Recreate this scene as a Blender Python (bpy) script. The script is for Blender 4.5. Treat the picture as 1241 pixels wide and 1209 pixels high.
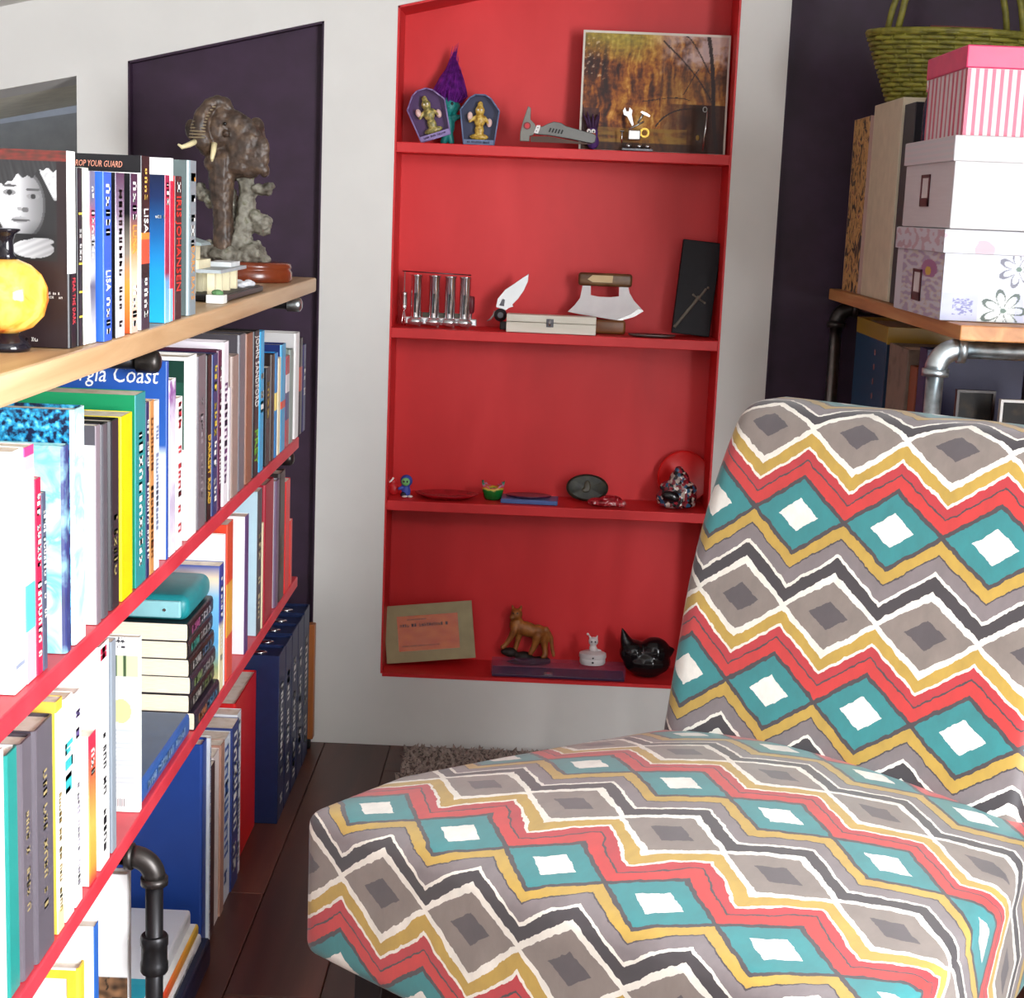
import bpy, bmesh, math, random
from mathutils import Vector, Matrix, noise
random.seed(7)
for o in list(bpy.data.objects): bpy.data.objects.remove(o)
SC = bpy.context.scene
COL = SC.collection
PI = math.pi

# ------------------------------------------------------------------ camera
FW, FH, FPX = 1241, 1209, 1950.0
VPX, VPY, ROLL, CH = 655.0, 252.0, 0.041, 1.16
N = Vector((VPX - FW/2, VPY - FH/2, FPX)).normalized()      # room's depth axis, in camera (right, down, forward)
R = Vector((1, ROLL, 0)); R = (R - N*R.dot(N)).normalized()  # room's width axis
D = N.cross(R)
if D.y < 0: D = -D                                           # room's down axis
CAM = Vector((0, 0, CH))
cd = bpy.data.cameras.new('camera'); cam = bpy.data.objects.new('camera', cd); COL.objects.link(cam)
cd.sensor_fit = 'HORIZONTAL'; cd.sensor_width = 36; cd.lens = FPX*36/FW; cd.clip_start = .05
cam.matrix_world = Matrix(((R.x, -R.y, -R.z, 0), (N.x, -N.y, -N.z, 0), (-D.x, D.y, D.z, CH), (0, 0, 0, 1)))
SC.camera = cam

# ------------------------------------------------------------------ world, daylight, exposure
w = bpy.data.worlds.new('world'); SC.world = w; w.use_nodes = True
bg = w.node_tree.nodes['Background']; bg.inputs[0].default_value = (.78, .86, 1, 1); bg.inputs[1].default_value = .6
def area(name, loc, rot, sx, sy, power, col):
    l = bpy.data.lights.new(name, 'AREA'); l.shape = 'RECTANGLE'; l.size = sx; l.size_y = sy; l.energy = power; l.color = col
    o = bpy.data.objects.new(name, l); COL.objects.link(o); o.location = loc; o.rotation_euler = rot; return o
WIN = dict(x=1.42, y0=-1.05, y1=.70, z0=.50, z1=1.92)
SKY = dict(x0=.35, x1=1.05, y0=.72, y1=1.62)  # unseen ceiling opening, added to bring in light from above
area('daylight_window_right_offscreen', (1.57, (WIN['y0']+WIN['y1'])/2, 1.21), (0, PI/2, 0), 1.42, 1.75, 190, (.94, .97, 1))
SC.view_settings.view_transform = 'Standard'; SC.view_settings.look = 'None'
SC.view_settings.gamma = 1; SC.view_settings.use_curve_mapping = False
SC.view_settings.exposure = 0.6

# ------------------------------------------------------------------ pixel -> place
def ray(px, py):
    c = Vector((px - FW/2, py - FH/2, FPX)); return Vector((c.dot(R), c.dot(N), -c.dot(D)))
def atY(px, py, y): v = ray(px, py); return CAM + v*(y/v.y)
def atX(px, py, x): v = ray(px, py); return CAM + v*(x/v.x)
def atZ(px, py, z): v = ray(px, py); return CAM + v*((z - CH)/v.z)
def xat2(px, z, Y):
    lo, hi = -1.5, 1.5
    for _ in range(40):
        m_ = (lo+hi)/2
        if proj((m_, Y, z))[0] < px: lo = m_
        else: hi = m_
    return lo
def proj(p):
    q = Vector(p) - CAM; c = R*q.x + N*q.y - D*q.z; return FW/2 + FPX*c.x/c.z, FH/2 + FPX*c.y/c.z

# ------------------------------------------------------------------ materials
def lin(c):
    if isinstance(c, str):
        c = c.lstrip('#'); c = [int(c[i:i+2], 16) for i in (0, 2, 4)]
    return tuple(((v/255)/12.92 if v/255 <= .04045 else ((v/255+.055)/1.055)**2.4) for v in c[:3]) + (1,)
MC = {}
def newmat(name):
    m = bpy.data.materials.new(name); m.use_nodes = True; return m, m.node_tree, m.node_tree.nodes['Principled BSDF']
def M(col, rough=.5, metal=0, var=.06, scale=30, bump=0, spec=.5, trans=0, ior=1.45, alpha=1):
    k = (col, rough, metal, var, scale, bump, spec, trans, alpha)
    if k in MC: return MC[k]
    m, t, b = newmat('paint_' + str(len(MC)))
    c = lin(col); n = t.nodes
    b.inputs['Roughness'].default_value = rough; b.inputs['Metallic'].default_value = metal
    b.inputs['Specular IOR Level'].default_value = spec; b.inputs['IOR'].default_value = ior
    b.inputs['Transmission Weight'].default_value = trans; b.inputs['Alpha'].default_value = alpha
    b.inputs['Base Color'].default_value = c
    if var or bump:
        tc = n.new('ShaderNodeTexCoord'); nz = n.new('ShaderNodeTexNoise'); nz.inputs['Scale'].default_value = scale; nz.inputs['Detail'].default_value = 3
        t.links.new(tc.outputs['Object'], nz.inputs['Vector'])
        if var:
            r = n.new('ShaderNodeValToRGB'); r.color_ramp.elements[0].position = .3; r.color_ramp.elements[1].position = .7
            r.color_ramp.elements[0].color = tuple(x*(1-var*1.6) for x in c[:3])+(1,); r.color_ramp.elements[1].color = tuple(min(1, x*(1+var)) for x in c[:3])+(1,)
            t.links.new(nz.outputs['Fac'], r.inputs['Fac']); t.links.new(r.outputs['Color'], b.inputs['Base Color'])
        if bump:
            bp = n.new('ShaderNodeBump'); bp.inputs['Strength'].default_value = bump; bp.inputs['Distance'].default_value = .004
            t.links.new(nz.outputs['Fac'], bp.inputs['Height']); t.links.new(bp.outputs['Normal'], b.inputs['Normal'])
    MC[k] = m; return m
def RAMP(stops, interp='LINEAR', axis=2, rough=.35, jitter=0.0, scale=25):
    """colour bands along a generated axis (printed spines)"""
    k = ('ramp', tuple(stops), interp, axis, rough, jitter, scale)
    if k in MC: return MC[k]
    m, t, b = newmat('print_' + str(len(MC))); n = t.nodes
    tc = n.new('ShaderNodeTexCoord'); sp = n.new('ShaderNodeSeparateXYZ'); t.links.new(tc.outputs['Generated'], sp.inputs[0])
    r = n.new('ShaderNodeValToRGB'); cr = r.color_ramp; cr.interpolation = interp
    while len(cr.elements) < len(stops): cr.elements.new(.5)
    for e, (p, c) in zip(cr.elements, stops): e.position = p; e.color = lin(c)
    src = sp.outputs[axis]
    if jitter:
        nz = n.new('ShaderNodeTexNoise'); nz.inputs['Scale'].default_value = scale; t.links.new(tc.outputs['Object'], nz.inputs['Vector'])
        ma = n.new('ShaderNodeMath'); ma.operation = 'MULTIPLY_ADD'; ma.inputs[1].default_value = jitter; t.links.new(nz.outputs['Fac'], ma.inputs[0]); t.links.new(src, ma.inputs[2])
        mb = n.new('ShaderNodeMath'); mb.operation = 'SUBTRACT'; mb.inputs[1].default_value = jitter*.5; t.links.new(ma.outputs[0], mb.inputs[0]); src = mb.outputs[0]
    t.links.new(src, r.inputs['Fac']); t.links.new(r.outputs['Color'], b.inputs['Base Color']); b.inputs['Roughness'].default_value = rough
    MC[k] = m; return m
def MOTTLE(cols, scale=20, rough=.4, stretch=(1, 1, 1), dist=0.0, detail=4, interp='LINEAR', metal=0, bump=0):
    k = ('mot', tuple(cols), scale, rough, stretch, dist, detail, interp, metal, bump)
    if k in MC: return MC[k]
    m, t, b = newmat('mottled_' + str(len(MC))); n = t.nodes
    tc = n.new('ShaderNodeTexCoord'); mp = n.new('ShaderNodeMapping'); mp.inputs['Scale'].default_value = stretch
    nz = n.new('ShaderNodeTexNoise'); nz.inputs['Scale'].default_value = scale; nz.inputs['Distortion'].default_value = dist; nz.inputs['Detail'].default_value = detail
    t.links.new(tc.outputs['Object'], mp.inputs[0]); t.links.new(mp.outputs[0], nz.inputs['Vector'])
    r = n.new('ShaderNodeValToRGB'); cr = r.color_ramp; cr.interpolation = interp
    while len(cr.elements) < len(cols): cr.elements.new(.5)
    for i, (e, c) in enumerate(zip(cr.elements, cols)): e.position = .28 + .44*i/max(1, len(cols)-1); e.color = lin(c)
    t.links.new(nz.outputs['Fac'], r.inputs['Fac']); t.links.new(r.outputs['Color'], b.inputs['Base Color'])
    b.inputs['Roughness'].default_value = rough; b.inputs['Metallic'].default_value = metal
    if bump:
        bp = n.new('ShaderNodeBump'); bp.inputs['Strength'].default_value = bump; bp.inputs['Distance'].default_value = .004
        t.links.new(nz.outputs['Fac'], bp.inputs['Height']); t.links.new(bp.outputs['Normal'], b.inputs['Normal'])
    MC[k] = m; return m
def WOOD(c1, c2, c3, rough=.45, scale=6, stretch=(1, .06, 1)):
    return MOTTLE((c1, c2, c3), scale*4, rough, stretch, .6, 6, bump=.08)
def VCOL(rough=.4):
    k = ('vcol', rough)
    if k in MC: return MC[k]
    m, t, b = newmat('printed_picture_' + str(len(MC)))
    a = t.nodes.new('ShaderNodeVertexColor'); a.layer_name = 'print'; t.links.new(a.outputs['Color'], b.inputs['Base Color'])
    b.inputs['Roughness'].default_value = rough; MC[k] = m; return m
def GLASS(col=(255, 255, 255), rough=.03, alpha=.25):
    k = ('glass', col, rough, alpha)
    if k in MC: return MC[k]
    m, t, b = newmat('clear_' + str(len(MC))); n = t.nodes
    tr = n.new('ShaderNodeBsdfTransparent'); mx = n.new('ShaderNodeMixShader'); b.inputs['Base Color'].default_value = lin(col)
    b.inputs['Roughness'].default_value = rough; mx.inputs[0].default_value = alpha
    t.links.new(tr.outputs[0], mx.inputs[1]); t.links.new(b.outputs[0], mx.inputs[2]); t.links.new(mx.outputs[0], n['Material Output'].inputs[0])
    MC[k] = m; return m
STEEL = M('#c4c4c2', .28, 1, .05, 40); CHROME = M('#e8e8ea', .1, 1, 0); DARKSTEEL = M('#5b5a5e', .35, 1, .1, 60)
GALV = MOTTLE(('#8f979c', '#b7c0c4', '#cfd6d8'), 60, .38, metal=1); BLACK = M('#141416', .4, 0, 0)
PAGES = MOTTLE(('#d8cdb6', '#efe7d6', '#f4eee2'), 60, .8, (1, 1, 30))
WHITE = M('#f1efea', .45, 0, .02); GOLD = M('#c9a24a', .3, .9, .05)

# ------------------------------------------------------------------ mesh builder
class MB:
    def __init__(s): s.v = []; s.f = []; s.m = []
    def add(s, vs, fs, m=0):
        b = len(s.v); s.v += [tuple(v) for v in vs]; s.f += [tuple(b+i for i in f) for f in fs]; s.m += [m]*len(fs); return s
    def box(s, x0, x1, y0, y1, z0, z1, m=0):
        return s.add([(x0,y0,z0),(x1,y0,z0),(x1,y1,z0),(x0,y1,z0),(x0,y0,z1),(x1,y0,z1),(x1,y1,z1),(x0,y1,z1)],
                     [(0,3,2,1),(4,5,6,7),(0,1,5,4),(1,2,6,5),(2,3,7,6),(3,0,4,7)], m)
    def ring(s, pts, m=0, cap=True, closed=False):
        """pts: list of rings (equal length)"""
        n = len(pts[0]); vs = [p for r in pts for p in r]; fs = []
        k = len(pts)
        for i in range(k if closed else k-1):
            for j in range(n):
                a = i*n+j; b2 = i*n+(j+1) % n; i2 = (i+1) % k
                fs.append((a, b2, i2*n+(j+1) % n, i2*n+j))
        if cap and not closed: fs.append(tuple(reversed(range(n)))); fs.append(tuple((k-1)*n+j for j in range(n)))
        return s.add(vs, fs, m)
    def tube(s, path, r, n=10, m=0, cap=True):
        path = [Vector(p) for p in path]; rr = r if isinstance(r, (list, tuple)) else [r]*len(path); rings = []; up = None
        for i, p in enumerate(path):
            t = (path[min(i+1, len(path)-1)] - path[max(i-1, 0)]).normalized()
            if up is None: up = t.orthogonal().normalized()
            up = (up - t*up.dot(t)); up = up.normalized() if up.length > 1e-6 else t.orthogonal().normalized()
            q = t.cross(up)
            rings.append([p + (up*math.cos(2*PI*j/n) + q*math.sin(2*PI*j/n))*rr[i] for j in range(n)])
        return s.ring(rings, m, cap)
    def lathe(s, prof, c=(0, 0, 0), n=24, m=0, sx=1, sy=1, cap=True):
        c = Vector(c)
        return s.ring([[c + Vector((r*sx*math.cos(2*PI*j/n), r*sy*math.sin(2*PI*j/n), z)) for j in range(n)] for r, z in prof], m, cap)
    def ball(s, c, r, nu=14, nv=9, m=0, rot=None):
        r = (r, r, r) if not isinstance(r, (tuple, list)) else r; c = Vector(c); rings = []
        for i in range(nv+1):
            a = -PI/2 + PI*(i*.996+.002*nv)/nv; rings.append([])
            for j in range(nu):
                p = Vector((r[0]*math.cos(a)*math.cos(2*PI*j/nu), r[1]*math.cos(a)*math.sin(2*PI*j/nu), r[2]*math.sin(a)))
                rings[-1].append(c + (rot @ p if rot else p))
        return s.ring(rings, m)
    def extr(s, poly, y0, y1, m=0):
        """poly in (x,z), extruded along y"""
        n = len(poly); vs = [(x, y0, z) for x, z in poly] + [(x, y1, z) for x, z in poly]
        fs = [tuple(range(n)), tuple(reversed(range(n, 2*n)))] + [(i, n+i, n+(i+1) % n, (i+1) % n) for i in range(n)]
        return s.add(vs, fs, m)
    def build(s, name, mats, parent=None, smooth=False, bevel=0, seg=2, loc=None):
        me = bpy.data.meshes.new(name); me.from_pydata(s.v, [], s.f)
        for mm in (mats if isinstance(mats, (list, tuple)) else [mats]): me.materials.append(mm)
        me.polygons.foreach_set('material_index', s.m)
        bm = bmesh.new(); bm.from_mesh(me)
        bmesh.ops.recalc_face_normals(bm, faces=bm.faces)
        if bevel:
            es = [e for e in bm.edges if len(e.link_faces) == 2 and e.calc_face_angle(0) > .5]
            bmesh.ops.bevel(bm, geom=es, offset=bevel, segments=seg, affect='EDGES', profile=.5, clamp_overlap=True)
        for f in bm.faces: f.smooth = bool(smooth)
        bm.to_mesh(me); bm.free()
        if smooth and smooth is not True: me.set_sharp_from_angle(angle=smooth)
        o = bpy.data.objects.new(name, me); COL.objects.link(o)
        if parent: o.parent = parent
        if loc: o.location = loc
        return o
def tag(o, label=None, cat=None, group=None, kind=None):
    for k, v in (('label', label), ('category', cat), ('group', group), ('kind', kind)):
        if v: o[k] = v
    return o
def thing(name, label, cat, loc, rz=0, group=None):
    o = bpy.data.objects.new(name, None); COL.objects.link(o); o.location = loc; o.rotation_euler = (0, 0, rz); o.empty_display_size = .03
    return tag(o, label, cat, group)
def struct(o): o['kind'] = 'structure'; return o
def paint(name, o0, du, dv, nu, nv, fn, parent, rough=.4):
    """flat printed picture: origin o0, edges du, dv; fn(u, v) gives the ink colour"""
    o0, du, dv = Vector(o0), Vector(du), Vector(dv); me = bpy.data.meshes.new(name)
    vs = [o0 + du*(i/nu) + dv*(j/nv) for j in range(nv+1) for i in range(nu+1)]
    fs = [(j*(nu+1)+i, j*(nu+1)+i+1, (j+1)*(nu+1)+i+1, (j+1)*(nu+1)+i) for j in range(nv) for i in range(nu)]
    me.from_pydata(vs, [], fs); at = me.color_attributes.new('print', 'FLOAT_COLOR', 'POINT')
    buf = []
    for j in range(nv+1):
        for i in range(nu+1):
            c = fn(i/nu, j/nv); buf += lin([max(0, min(255, x)) for x in c])
    at.data.foreach_set('color', buf); me.materials.append(VCOL(rough))
    o = bpy.data.objects.new(name, me); COL.objects.link(o); o.parent = parent; return o
def text(s, size, mat, parent, loc, ax, ay, name='lettering', align='LEFT', width=None, shear=0, bold=0):
    """lettering: ax, ay are the reading and the upright direction"""
    cu = bpy.data.curves.new('lettering', 'FONT'); cu.body = s; cu.size = size; cu.align_x = align; cu.align_y = 'CENTER'; cu.extrude = .0002; cu.shear = shear; cu.offset = bold; cu.resolution_u = 2
    tmp = bpy.data.objects.new('lettering', cu); COL.objects.link(tmp)
    bpy.context.view_layer.update()
    me = bpy.data.meshes.new_from_object(tmp.evaluated_get(bpy.context.evaluated_depsgraph_get()))
    if width:
        xs = [v.co.x for v in me.vertices]
        if xs:
            k = width/(max(xs)-min(xs)); x0 = min(xs)
            for v in me.vertices: v.co.x = (v.co.x-x0)*k
    bpy.data.objects.remove(tmp); bpy.data.curves.remove(cu)
    me.materials.clear(); me.materials.append(mat)
    ax, ay = Vector(ax).normalized(), Vector(ay).normalized(); az = ax.cross(ay); loc = Vector(loc)
    for v in me.vertices: v.co = loc + ax*v.co.x + ay*v.co.y + az*v.co.z
    o = bpy.data.objects.new(name, me); COL.objects.link(o); o.parent = parent; return o
def marks(mat, parent, loc, ax, ay, length, h, seed=0, lines=1):
    """print too blurred to read: rows of short ink strokes"""
    rn = random.Random(seed); b = MB(); ax, ay, loc = Vector(ax), Vector(ay), Vector(loc); az = ax.cross(ay)*.00025
    for ln in range(lines):
        x = 0; o = ay*(h*1.5*((lines-1)/2-ln))
        while x < length:
            wd = h*rn.uniform(.35, .8)
            if rn.random() < .82:
                y0, y1 = -h*.5, h*rn.choice((.5, .5, .3)); st = h*.2
                for (a, c, d, e) in ((x, x+st, y0, y1), (x+wd-st, x+wd, y0, y1*rn.choice((1, .4))), (x, x+wd, y1-st if rn.random() < .6 else y0, (y1 if rn.random() < .6 else y0+st))):
                    if e-d < 0: d, e = e, d
                    ps = [loc+o+ax*a+ay*d, loc+o+ax*c+ay*d, loc+o+ax*c+ay*e, loc+o+ax*a+ay*e]
                    b.add([p+az for p in ps], [(0, 1, 2, 3)])
            else: wd *= .7
            x += wd + h*.22
    return b.build('lettering', mat, parent)
def blob(name, parts, mat, parent, voxel=.003, smooth=3, craggy=0, freq=60):
    """one continuous surface from overlapping ellipsoids (c, r, rot) and tapered limbs [(p, r), ...]"""
    b = MB()
    for p in parts:
        if isinstance(p, list):
            for (q, r), (q2, r2) in zip(p, p[1:]):
                q, q2 = Vector(q), Vector(q2); k = max(2, int((q2-q).length/max(min(r, r2)*.4, .001)))
                for i in range(k+1): b.ball(q.lerp(q2, i/k), r+(r2-r)*i/k, 10, 7)
        else: b.ball(p[0], p[1], 14, 9, rot=p[2] if len(p) > 2 else None)
    o = b.build(name, mat)
    md = o.modifiers.new('r', 'REMESH'); md.mode = 'VOXEL'; md.voxel_size = voxel; md.use_smooth_shade = True
    if smooth: sm = o.modifiers.new('s', 'SMOOTH'); sm.iterations = smooth; sm.factor = .5
    bpy.context.view_layer.update()
    me = bpy.data.meshes.new_from_object(o.evaluated_get(bpy.context.evaluated_depsgraph_get())); old = o.data; o.modifiers.clear(); o.data = me; bpy.data.meshes.remove(old)
    me.name = name
    if craggy:
        ns = [v.normal.copy() for v in me.vertices]
        for v, q in zip(me.vertices, ns): v.co = v.co + q*craggy*(noise.fractal(v.co*freq, .7, 2.1, 4))
    if not me.materials: me.materials.append(mat)
    o.parent = parent; return o
def copy_tree(o, parent=None):
    c = o.copy(); COL.objects.link(c); c.parent = parent
    for ch in list(o.children): copy_tree(ch, c)
    return c
def RX(a): return Matrix.Rotation(a, 3, 'X')
def RY(a): return Matrix.Rotation(a, 3, 'Y')
def RZ(a): return Matrix.Rotation(a, 3, 'Z')

# ================================================================== the room
WY, ND = 3.339, .14
ztop = lambda x: 1.546 + .237*(x+.305)
zc = lambda x: 1.778 + .24*x
zl = lambda x: 1.385 + .215*(x+.949)
M_WALL = M('#dedcd8', .75, 0, .02, 8, .03); M_RED = MOTTLE(('#c5191d', '#d02024', '#d92a2e'), 7, .5, (1, 1, .35), .4)
M_PURPLE = MOTTLE(('#291228', '#301831', '#371e39'), 18, .6); M_CEIL = M('#cfcdc8', .8, 0, .02, 8)
b = MB(); Y0, Y1 = WY, WY+ND
def col(x0, x1, lo, hi):
    f = lambda g, x: g(x) if callable(g) else g
    b.extr([(x0, f(lo, x0)), (x1, f(lo, x1)), (x1, f(hi, x1)), (x0, f(hi, x0))], Y0, Y1)
col(-2, -1.75, 0, zc); col(-1.75, -.949, zl, zc); col(-.949, -.845, 0, zc); col(-.845, -.449, ztop, zc); col(-.449, -.302, 0, zc)
col(-.302, .383, 0, .161); col(-.302, .383, ztop, zc); col(.383, .483, 0, zc); col(.483, 1.3, ztop, zc); col(1.3, 1.42, 0, zc)
wall = struct(b.build('wall_back', M_WALL)); tag(wall, 'white gable wall with three sloped-top alcoves')
def niche(x0, x1, zlo, mat, name, label, dp=ND):
    b = MB(); t = .004; Y1 = Y0+dp; zt = lambda x: ztop(x)-.0005
    b.extr([(x0, zlo), (x1, zlo), (x1, zt(x1)), (x0, zt(x0))], Y1-t, Y1+.02)
    b.extr([(x0, zlo), (x0+t, zlo), (x0+t, zt(x0+t)), (x0, zt(x0))], Y0+.001, Y1-t)
    b.extr([(x1-t, zlo), (x1, zlo), (x1, zt(x1)), (x1-t, zt(x1-t))], Y0+.001, Y1-t)
    b.extr([(x0, zt(x0)-t), (x1, zt(x1)-t), (x1, zt(x1)), (x0, zt(x0))], Y0+.001, Y1-t)
    return tag(b.build(name, mat, wall), label)
niche(-.845, -.449, 0, M_PURPLE, 'alcove_lining', 'dark purple painted alcove behind the bookshelf', .03)
niche(-.302, .383, .161, M_RED, 'alcove_lining', 'bright red painted alcove with shelves')
niche(.483, 1.3, 0, M_PURPLE, 'alcove_lining', 'dark purple painted alcove behind the boxes', .03)
SH = (1.281, .904, .540)
for z in SH: MB().box(-.298, .379, Y0+.001, Y1-.004, z-.021, z).build('alcove_shelf', M_RED, wall, bevel=.0015)
MB().box(-.298, .379, Y0-.001, Y1-.004, .155, .1625).build('alcove_sill', M_RED, wall)
# doorway beside the purple alcove: deep cream head, grey hall beyond
b = MB(); b.extr([(-1.75, zl(-1.75)), (-.949, zl(-.949)), (-.949, zl(-.949)+.06), (-1.75, zl(-1.75)+.06)], Y1, WY+.52)
b.extr([(-.949, 0), (-.93, 0), (-.93, 1.45), (-.949, 1.45)], Y1, WY+.52)
b.build('doorway_lining', M('#e4e0cf', .6), wall)
MB().extr([(-1.9, 1.0), (-.80, 1.24), (-.80, 1.40), (-1.9, 1.2)], WY+.62, WY+.66).build('doorway_header', M('#9a9c9c', .7), wall)
struct(MB().box(-2.6, -.5, 4.35, 4.4, 0, 1.75).build('wall_hall', M('#b9bcc0', .8)))
struct(MB().box(-2.05, -2, -2, Y0, 0, 1.35).build('wall_left', M_WALL))
X = WIN['x']; b = MB(); y0, y1, z0, z1 = (WIN[k] for k in ('y0', 'y1', 'z0', 'z1'))
b.box(X, X+.12, -2, y0, 0, 2.25).box(X, X+.12, y1, Y1, 0, 2.25).box(X, X+.12, y0, y1, 0, z0).box(X, X+.12, y0, y1, z1, 2.25)
struct(b.build('wall_right', M_WALL))
b = MB(); b.box(-2, -.8, -2.1, -2, 0, 2.2).box(.5, 1.42, -2.1, -2, 0, 2.3).box(-.8, .5, -2.1, -2, 0, .75).box(-.8, .5, -2.1, -2, 1.7, 2.2)  # gap in this unseen wall is made up, lets sky light in
struct(b.build('wall_rear', M_WALL))
b = MB(); b.box(X+.02, X+.06, y0, y1, z0, z0+.05).box(X+.02, X+.06, y0, y1, z1-.05, z1).box(X+.02, X+.06, y0, y0+.05, z0, z1).box(X+.02, X+.06, y1-.05, y1, z0, z1)
b.box(X+.02, X+.06, (y0+y1)/2-.025, (y0+y1)/2+.025, z0, z1); struct(b.build('window_1', WHITE))
b = MB()
def cpiece(x0, x1, y0, y1): b.extr([(x0, zc(x0)), (x1, zc(x1)), (x1, zc(x1)+.05), (x0, zc(x0)+.05)], y0, y1)
cpiece(-2.05, SKY['x0'], -2.1, Y1); cpiece(SKY['x1'], 1.54, -2.1, Y1); cpiece(SKY['x0'], SKY['x1'], -2.1, SKY['y0']); cpiece(SKY['x0'], SKY['x1'], SKY['y1'], Y1)
struct(b.build('ceiling', M_CEIL))
b = MB(); b.extr([(SKY['x0'], zc(SKY['x0'])+.05), (SKY['x1'], zc(SKY['x1'])+.05), (SKY['x1'], zc(SKY['x1'])+.10), (SKY['x0'], zc(SKY['x0'])+.10)], SKY['y0']-.03, SKY['y0'])
b.extr([(SKY['x0'], zc(SKY['x0'])+.05), (SKY['x1'], zc(SKY['x1'])+.05), (SKY['x1'], zc(SKY['x1'])+.10), (SKY['x0'], zc(SKY['x0'])+.10)], SKY['y1'], SKY['y1']+.03); struct(b.build('added_skylight_curb', WHITE))  # curb of the added skylight, built only for the overhead light
# floor of dark boards, each board its own piece
floor = struct(MB().box(-2.6, 1.42, -2, 4.4, -.05, -.012).build('floor', M('#2a1512', .6)))
M_PL = [WOOD(a, c, d, .32, 3.2, (1, .09, 1)) for a, c, d in (('#3a1f18', '#522d22', '#6a3d2e'), ('#40231a', '#593226', '#704231'), ('#331b15', '#48291f', '#5d372a'))]
PW, PLN = .142, 1.15; pm = {}
for i in range(-17, 15):
    off = random.uniform(0, PLN)
    for j in range(-3, 5):
        y = j*PLN - off + .6
        if y > WY or y+PLN < -2 or (i*PW+.03 < -2) or i*PW > 1.3: continue
        k = random.randrange(3); key = (k,)
        if key not in pm:
            o = MB().box(.0007, PW-.0007, .0007, PLN-.0007, -.012, 0).build('floor_board', M_PL[k], floor, bevel=.0012, seg=1); pm[key] = o.data
        else: o = bpy.data.objects.new('floor_board', pm[key]); COL.objects.link(o); o.parent = floor
        ye = min(y+PLN, WY+ (ND if False else 0)); o.location = (i*PW+.008, y, 0)
        if y+PLN > WY: o.scale.y = (WY-y)/PLN
for x0, x1 in ((-.845, -.449), (.483, 1.3), (-1.75, -.949)):
    MB().box(x0, x1, WY, WY+.026 if x0 > -1 else 4.3, -.012, -.0005).build('threshold_board', M_PL[0], floor)

# ================================================================== pipe bookshelf along the left
XF, ZT, Z2, Z3 = -.451, 1.0028, .7038, .4218
M_PINE = WOOD('#a88158', '#c4a077', '#d4b792', .4, 5, (1.6, .1, 1.6)); M_SHELF = MOTTLE(('#c42c39', '#cd3542', '#d33f4b'), 14, .45)
M_IRON = M('#45413f', .38, .8, .12, 50); M_IRON2 = M('#2b2a2c', .35, .7, .08, 50)
bs = thing('pipe_bookshelf', 'long low bookshelf with pine top, red lower shelves and black pipe legs', 'bookshelf', (XF-.15, 2.2, 0))
def L(p): return (p[0]-(XF-.15), p[1]-2.2, p[2])
def lbox(x0, x1, y0, y1, z0, z1, name, mat, bev=.002):
    return MB().box(x0-(XF-.15), x1-(XF-.15), y0-2.2, y1-2.2, z0, z1).build(name, mat, bs, bevel=bev)
lbox(XF-.30, XF, .9, 3.307, .973, 1.002, 'top_board', M_PINE, .004)['label'] = 'thick pine top board'
lbox(XF-.30, XF, .9, 3.10, .681, .703, 'shelf_board', M_SHELF)['label'] = 'red painted shelf board'
lbox(XF-.30, XF, .9, 3.113, .400, .421, 'shelf_board', M_SHELF)['label'] = 'red painted shelf board'
def elbow(b, c, d_in, d_out, r, R_, n=10, m=0):
    """90 degree fitting at corner c from direction d_in to d_out with collars"""
    c, a, o = Vector(c), Vector(d_in), Vector(d_out); P = []
    for i in range(9):
        t = PI/2*i/8; P.append(c + a*R_*(1-math.sin(t)) + o*R_*(1-math.cos(t)))
    b.tube(P, r*1.28, 14, m)
    for e, dd in ((P[0], a), (P[-1], o)): b.tube([e-dd*r*.1, e+dd*r*.75], r*1.55, 14, m)
def pipe_leg(pos_y, xp, ztop_, coupling=None):
    b = MB(); r = .0105
    b.tube([L((xp, pos_y, 0)), L((xp, pos_y, ztop_-.03))], r, 12); b.build('pipe', M_IRON2, bs, True)
    b = MB(); elbow(b, L((xp, pos_y, ztop_)), (0, 0, -1), (-1, 0, 0), r, .026); b.build('elbow_fitting', M_IRON, bs, True)
    b = MB(); b.tube([L((xp-.03, pos_y, ztop_)), L((XF-.29, pos_y, ztop_))], r, 12); b.build('pipe', M_IRON2, bs, True)
    if coupling:
        b = MB(); b.lathe([(r*1.45, coupling-.024), (r*1.6, coupling-.021), (r*1.6, coupling-.012), (r*1.5, coupling-.010), (r*1.5, coupling+.010), (r*1.6, coupling+.012), (r*1.6, coupling+.021), (r*1.45, coupling+.024)], L((xp, pos_y, 0)), 16); b.build('coupling', M_IRON2, bs, .6)
    b = MB(); b.lathe([(.03, 0), (.03, .005), (.016, .007), (.015, .018)], L((xp, pos_y, 0)), 18); b.build('flange', M_IRON2, bs, .6)
pl = atX(187, 1110, -.425)
pipe_leg(pl.y, -.425, .384, .262)
for (px, py, zz, mt) in ((362, 366, .956, GALV), (188, 438, .956, M_IRON), (352, 557, .664, M_IRON)):
    p = atZ(px, py, zz) if False else atX(px, py, XF-.012); y = p.y
    b = MB(); b.tube([L((XF-.29, y, zz)), L((XF-.03, y, zz))], .0105, 12); b.build('cross_pipe', M_IRON2, bs, True)
    b = MB(); b.tube([L((XF-.034, y, zz)), L((XF-.012, y, zz)), L((XF-.008, y, zz)), L((XF-.005, y, zz))], [.0145, .0145, .0125, .007], 14); b.build('end_cap', mt, bs, True)
for y in (1.0, pl.y, 3.0):
    b = MB(); b.tube([L((XF-.285, y, 0)), L((XF-.285, y, .97))], .0105, 12); b.build('rear_pipe', M_IRON2, bs, True)
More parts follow.
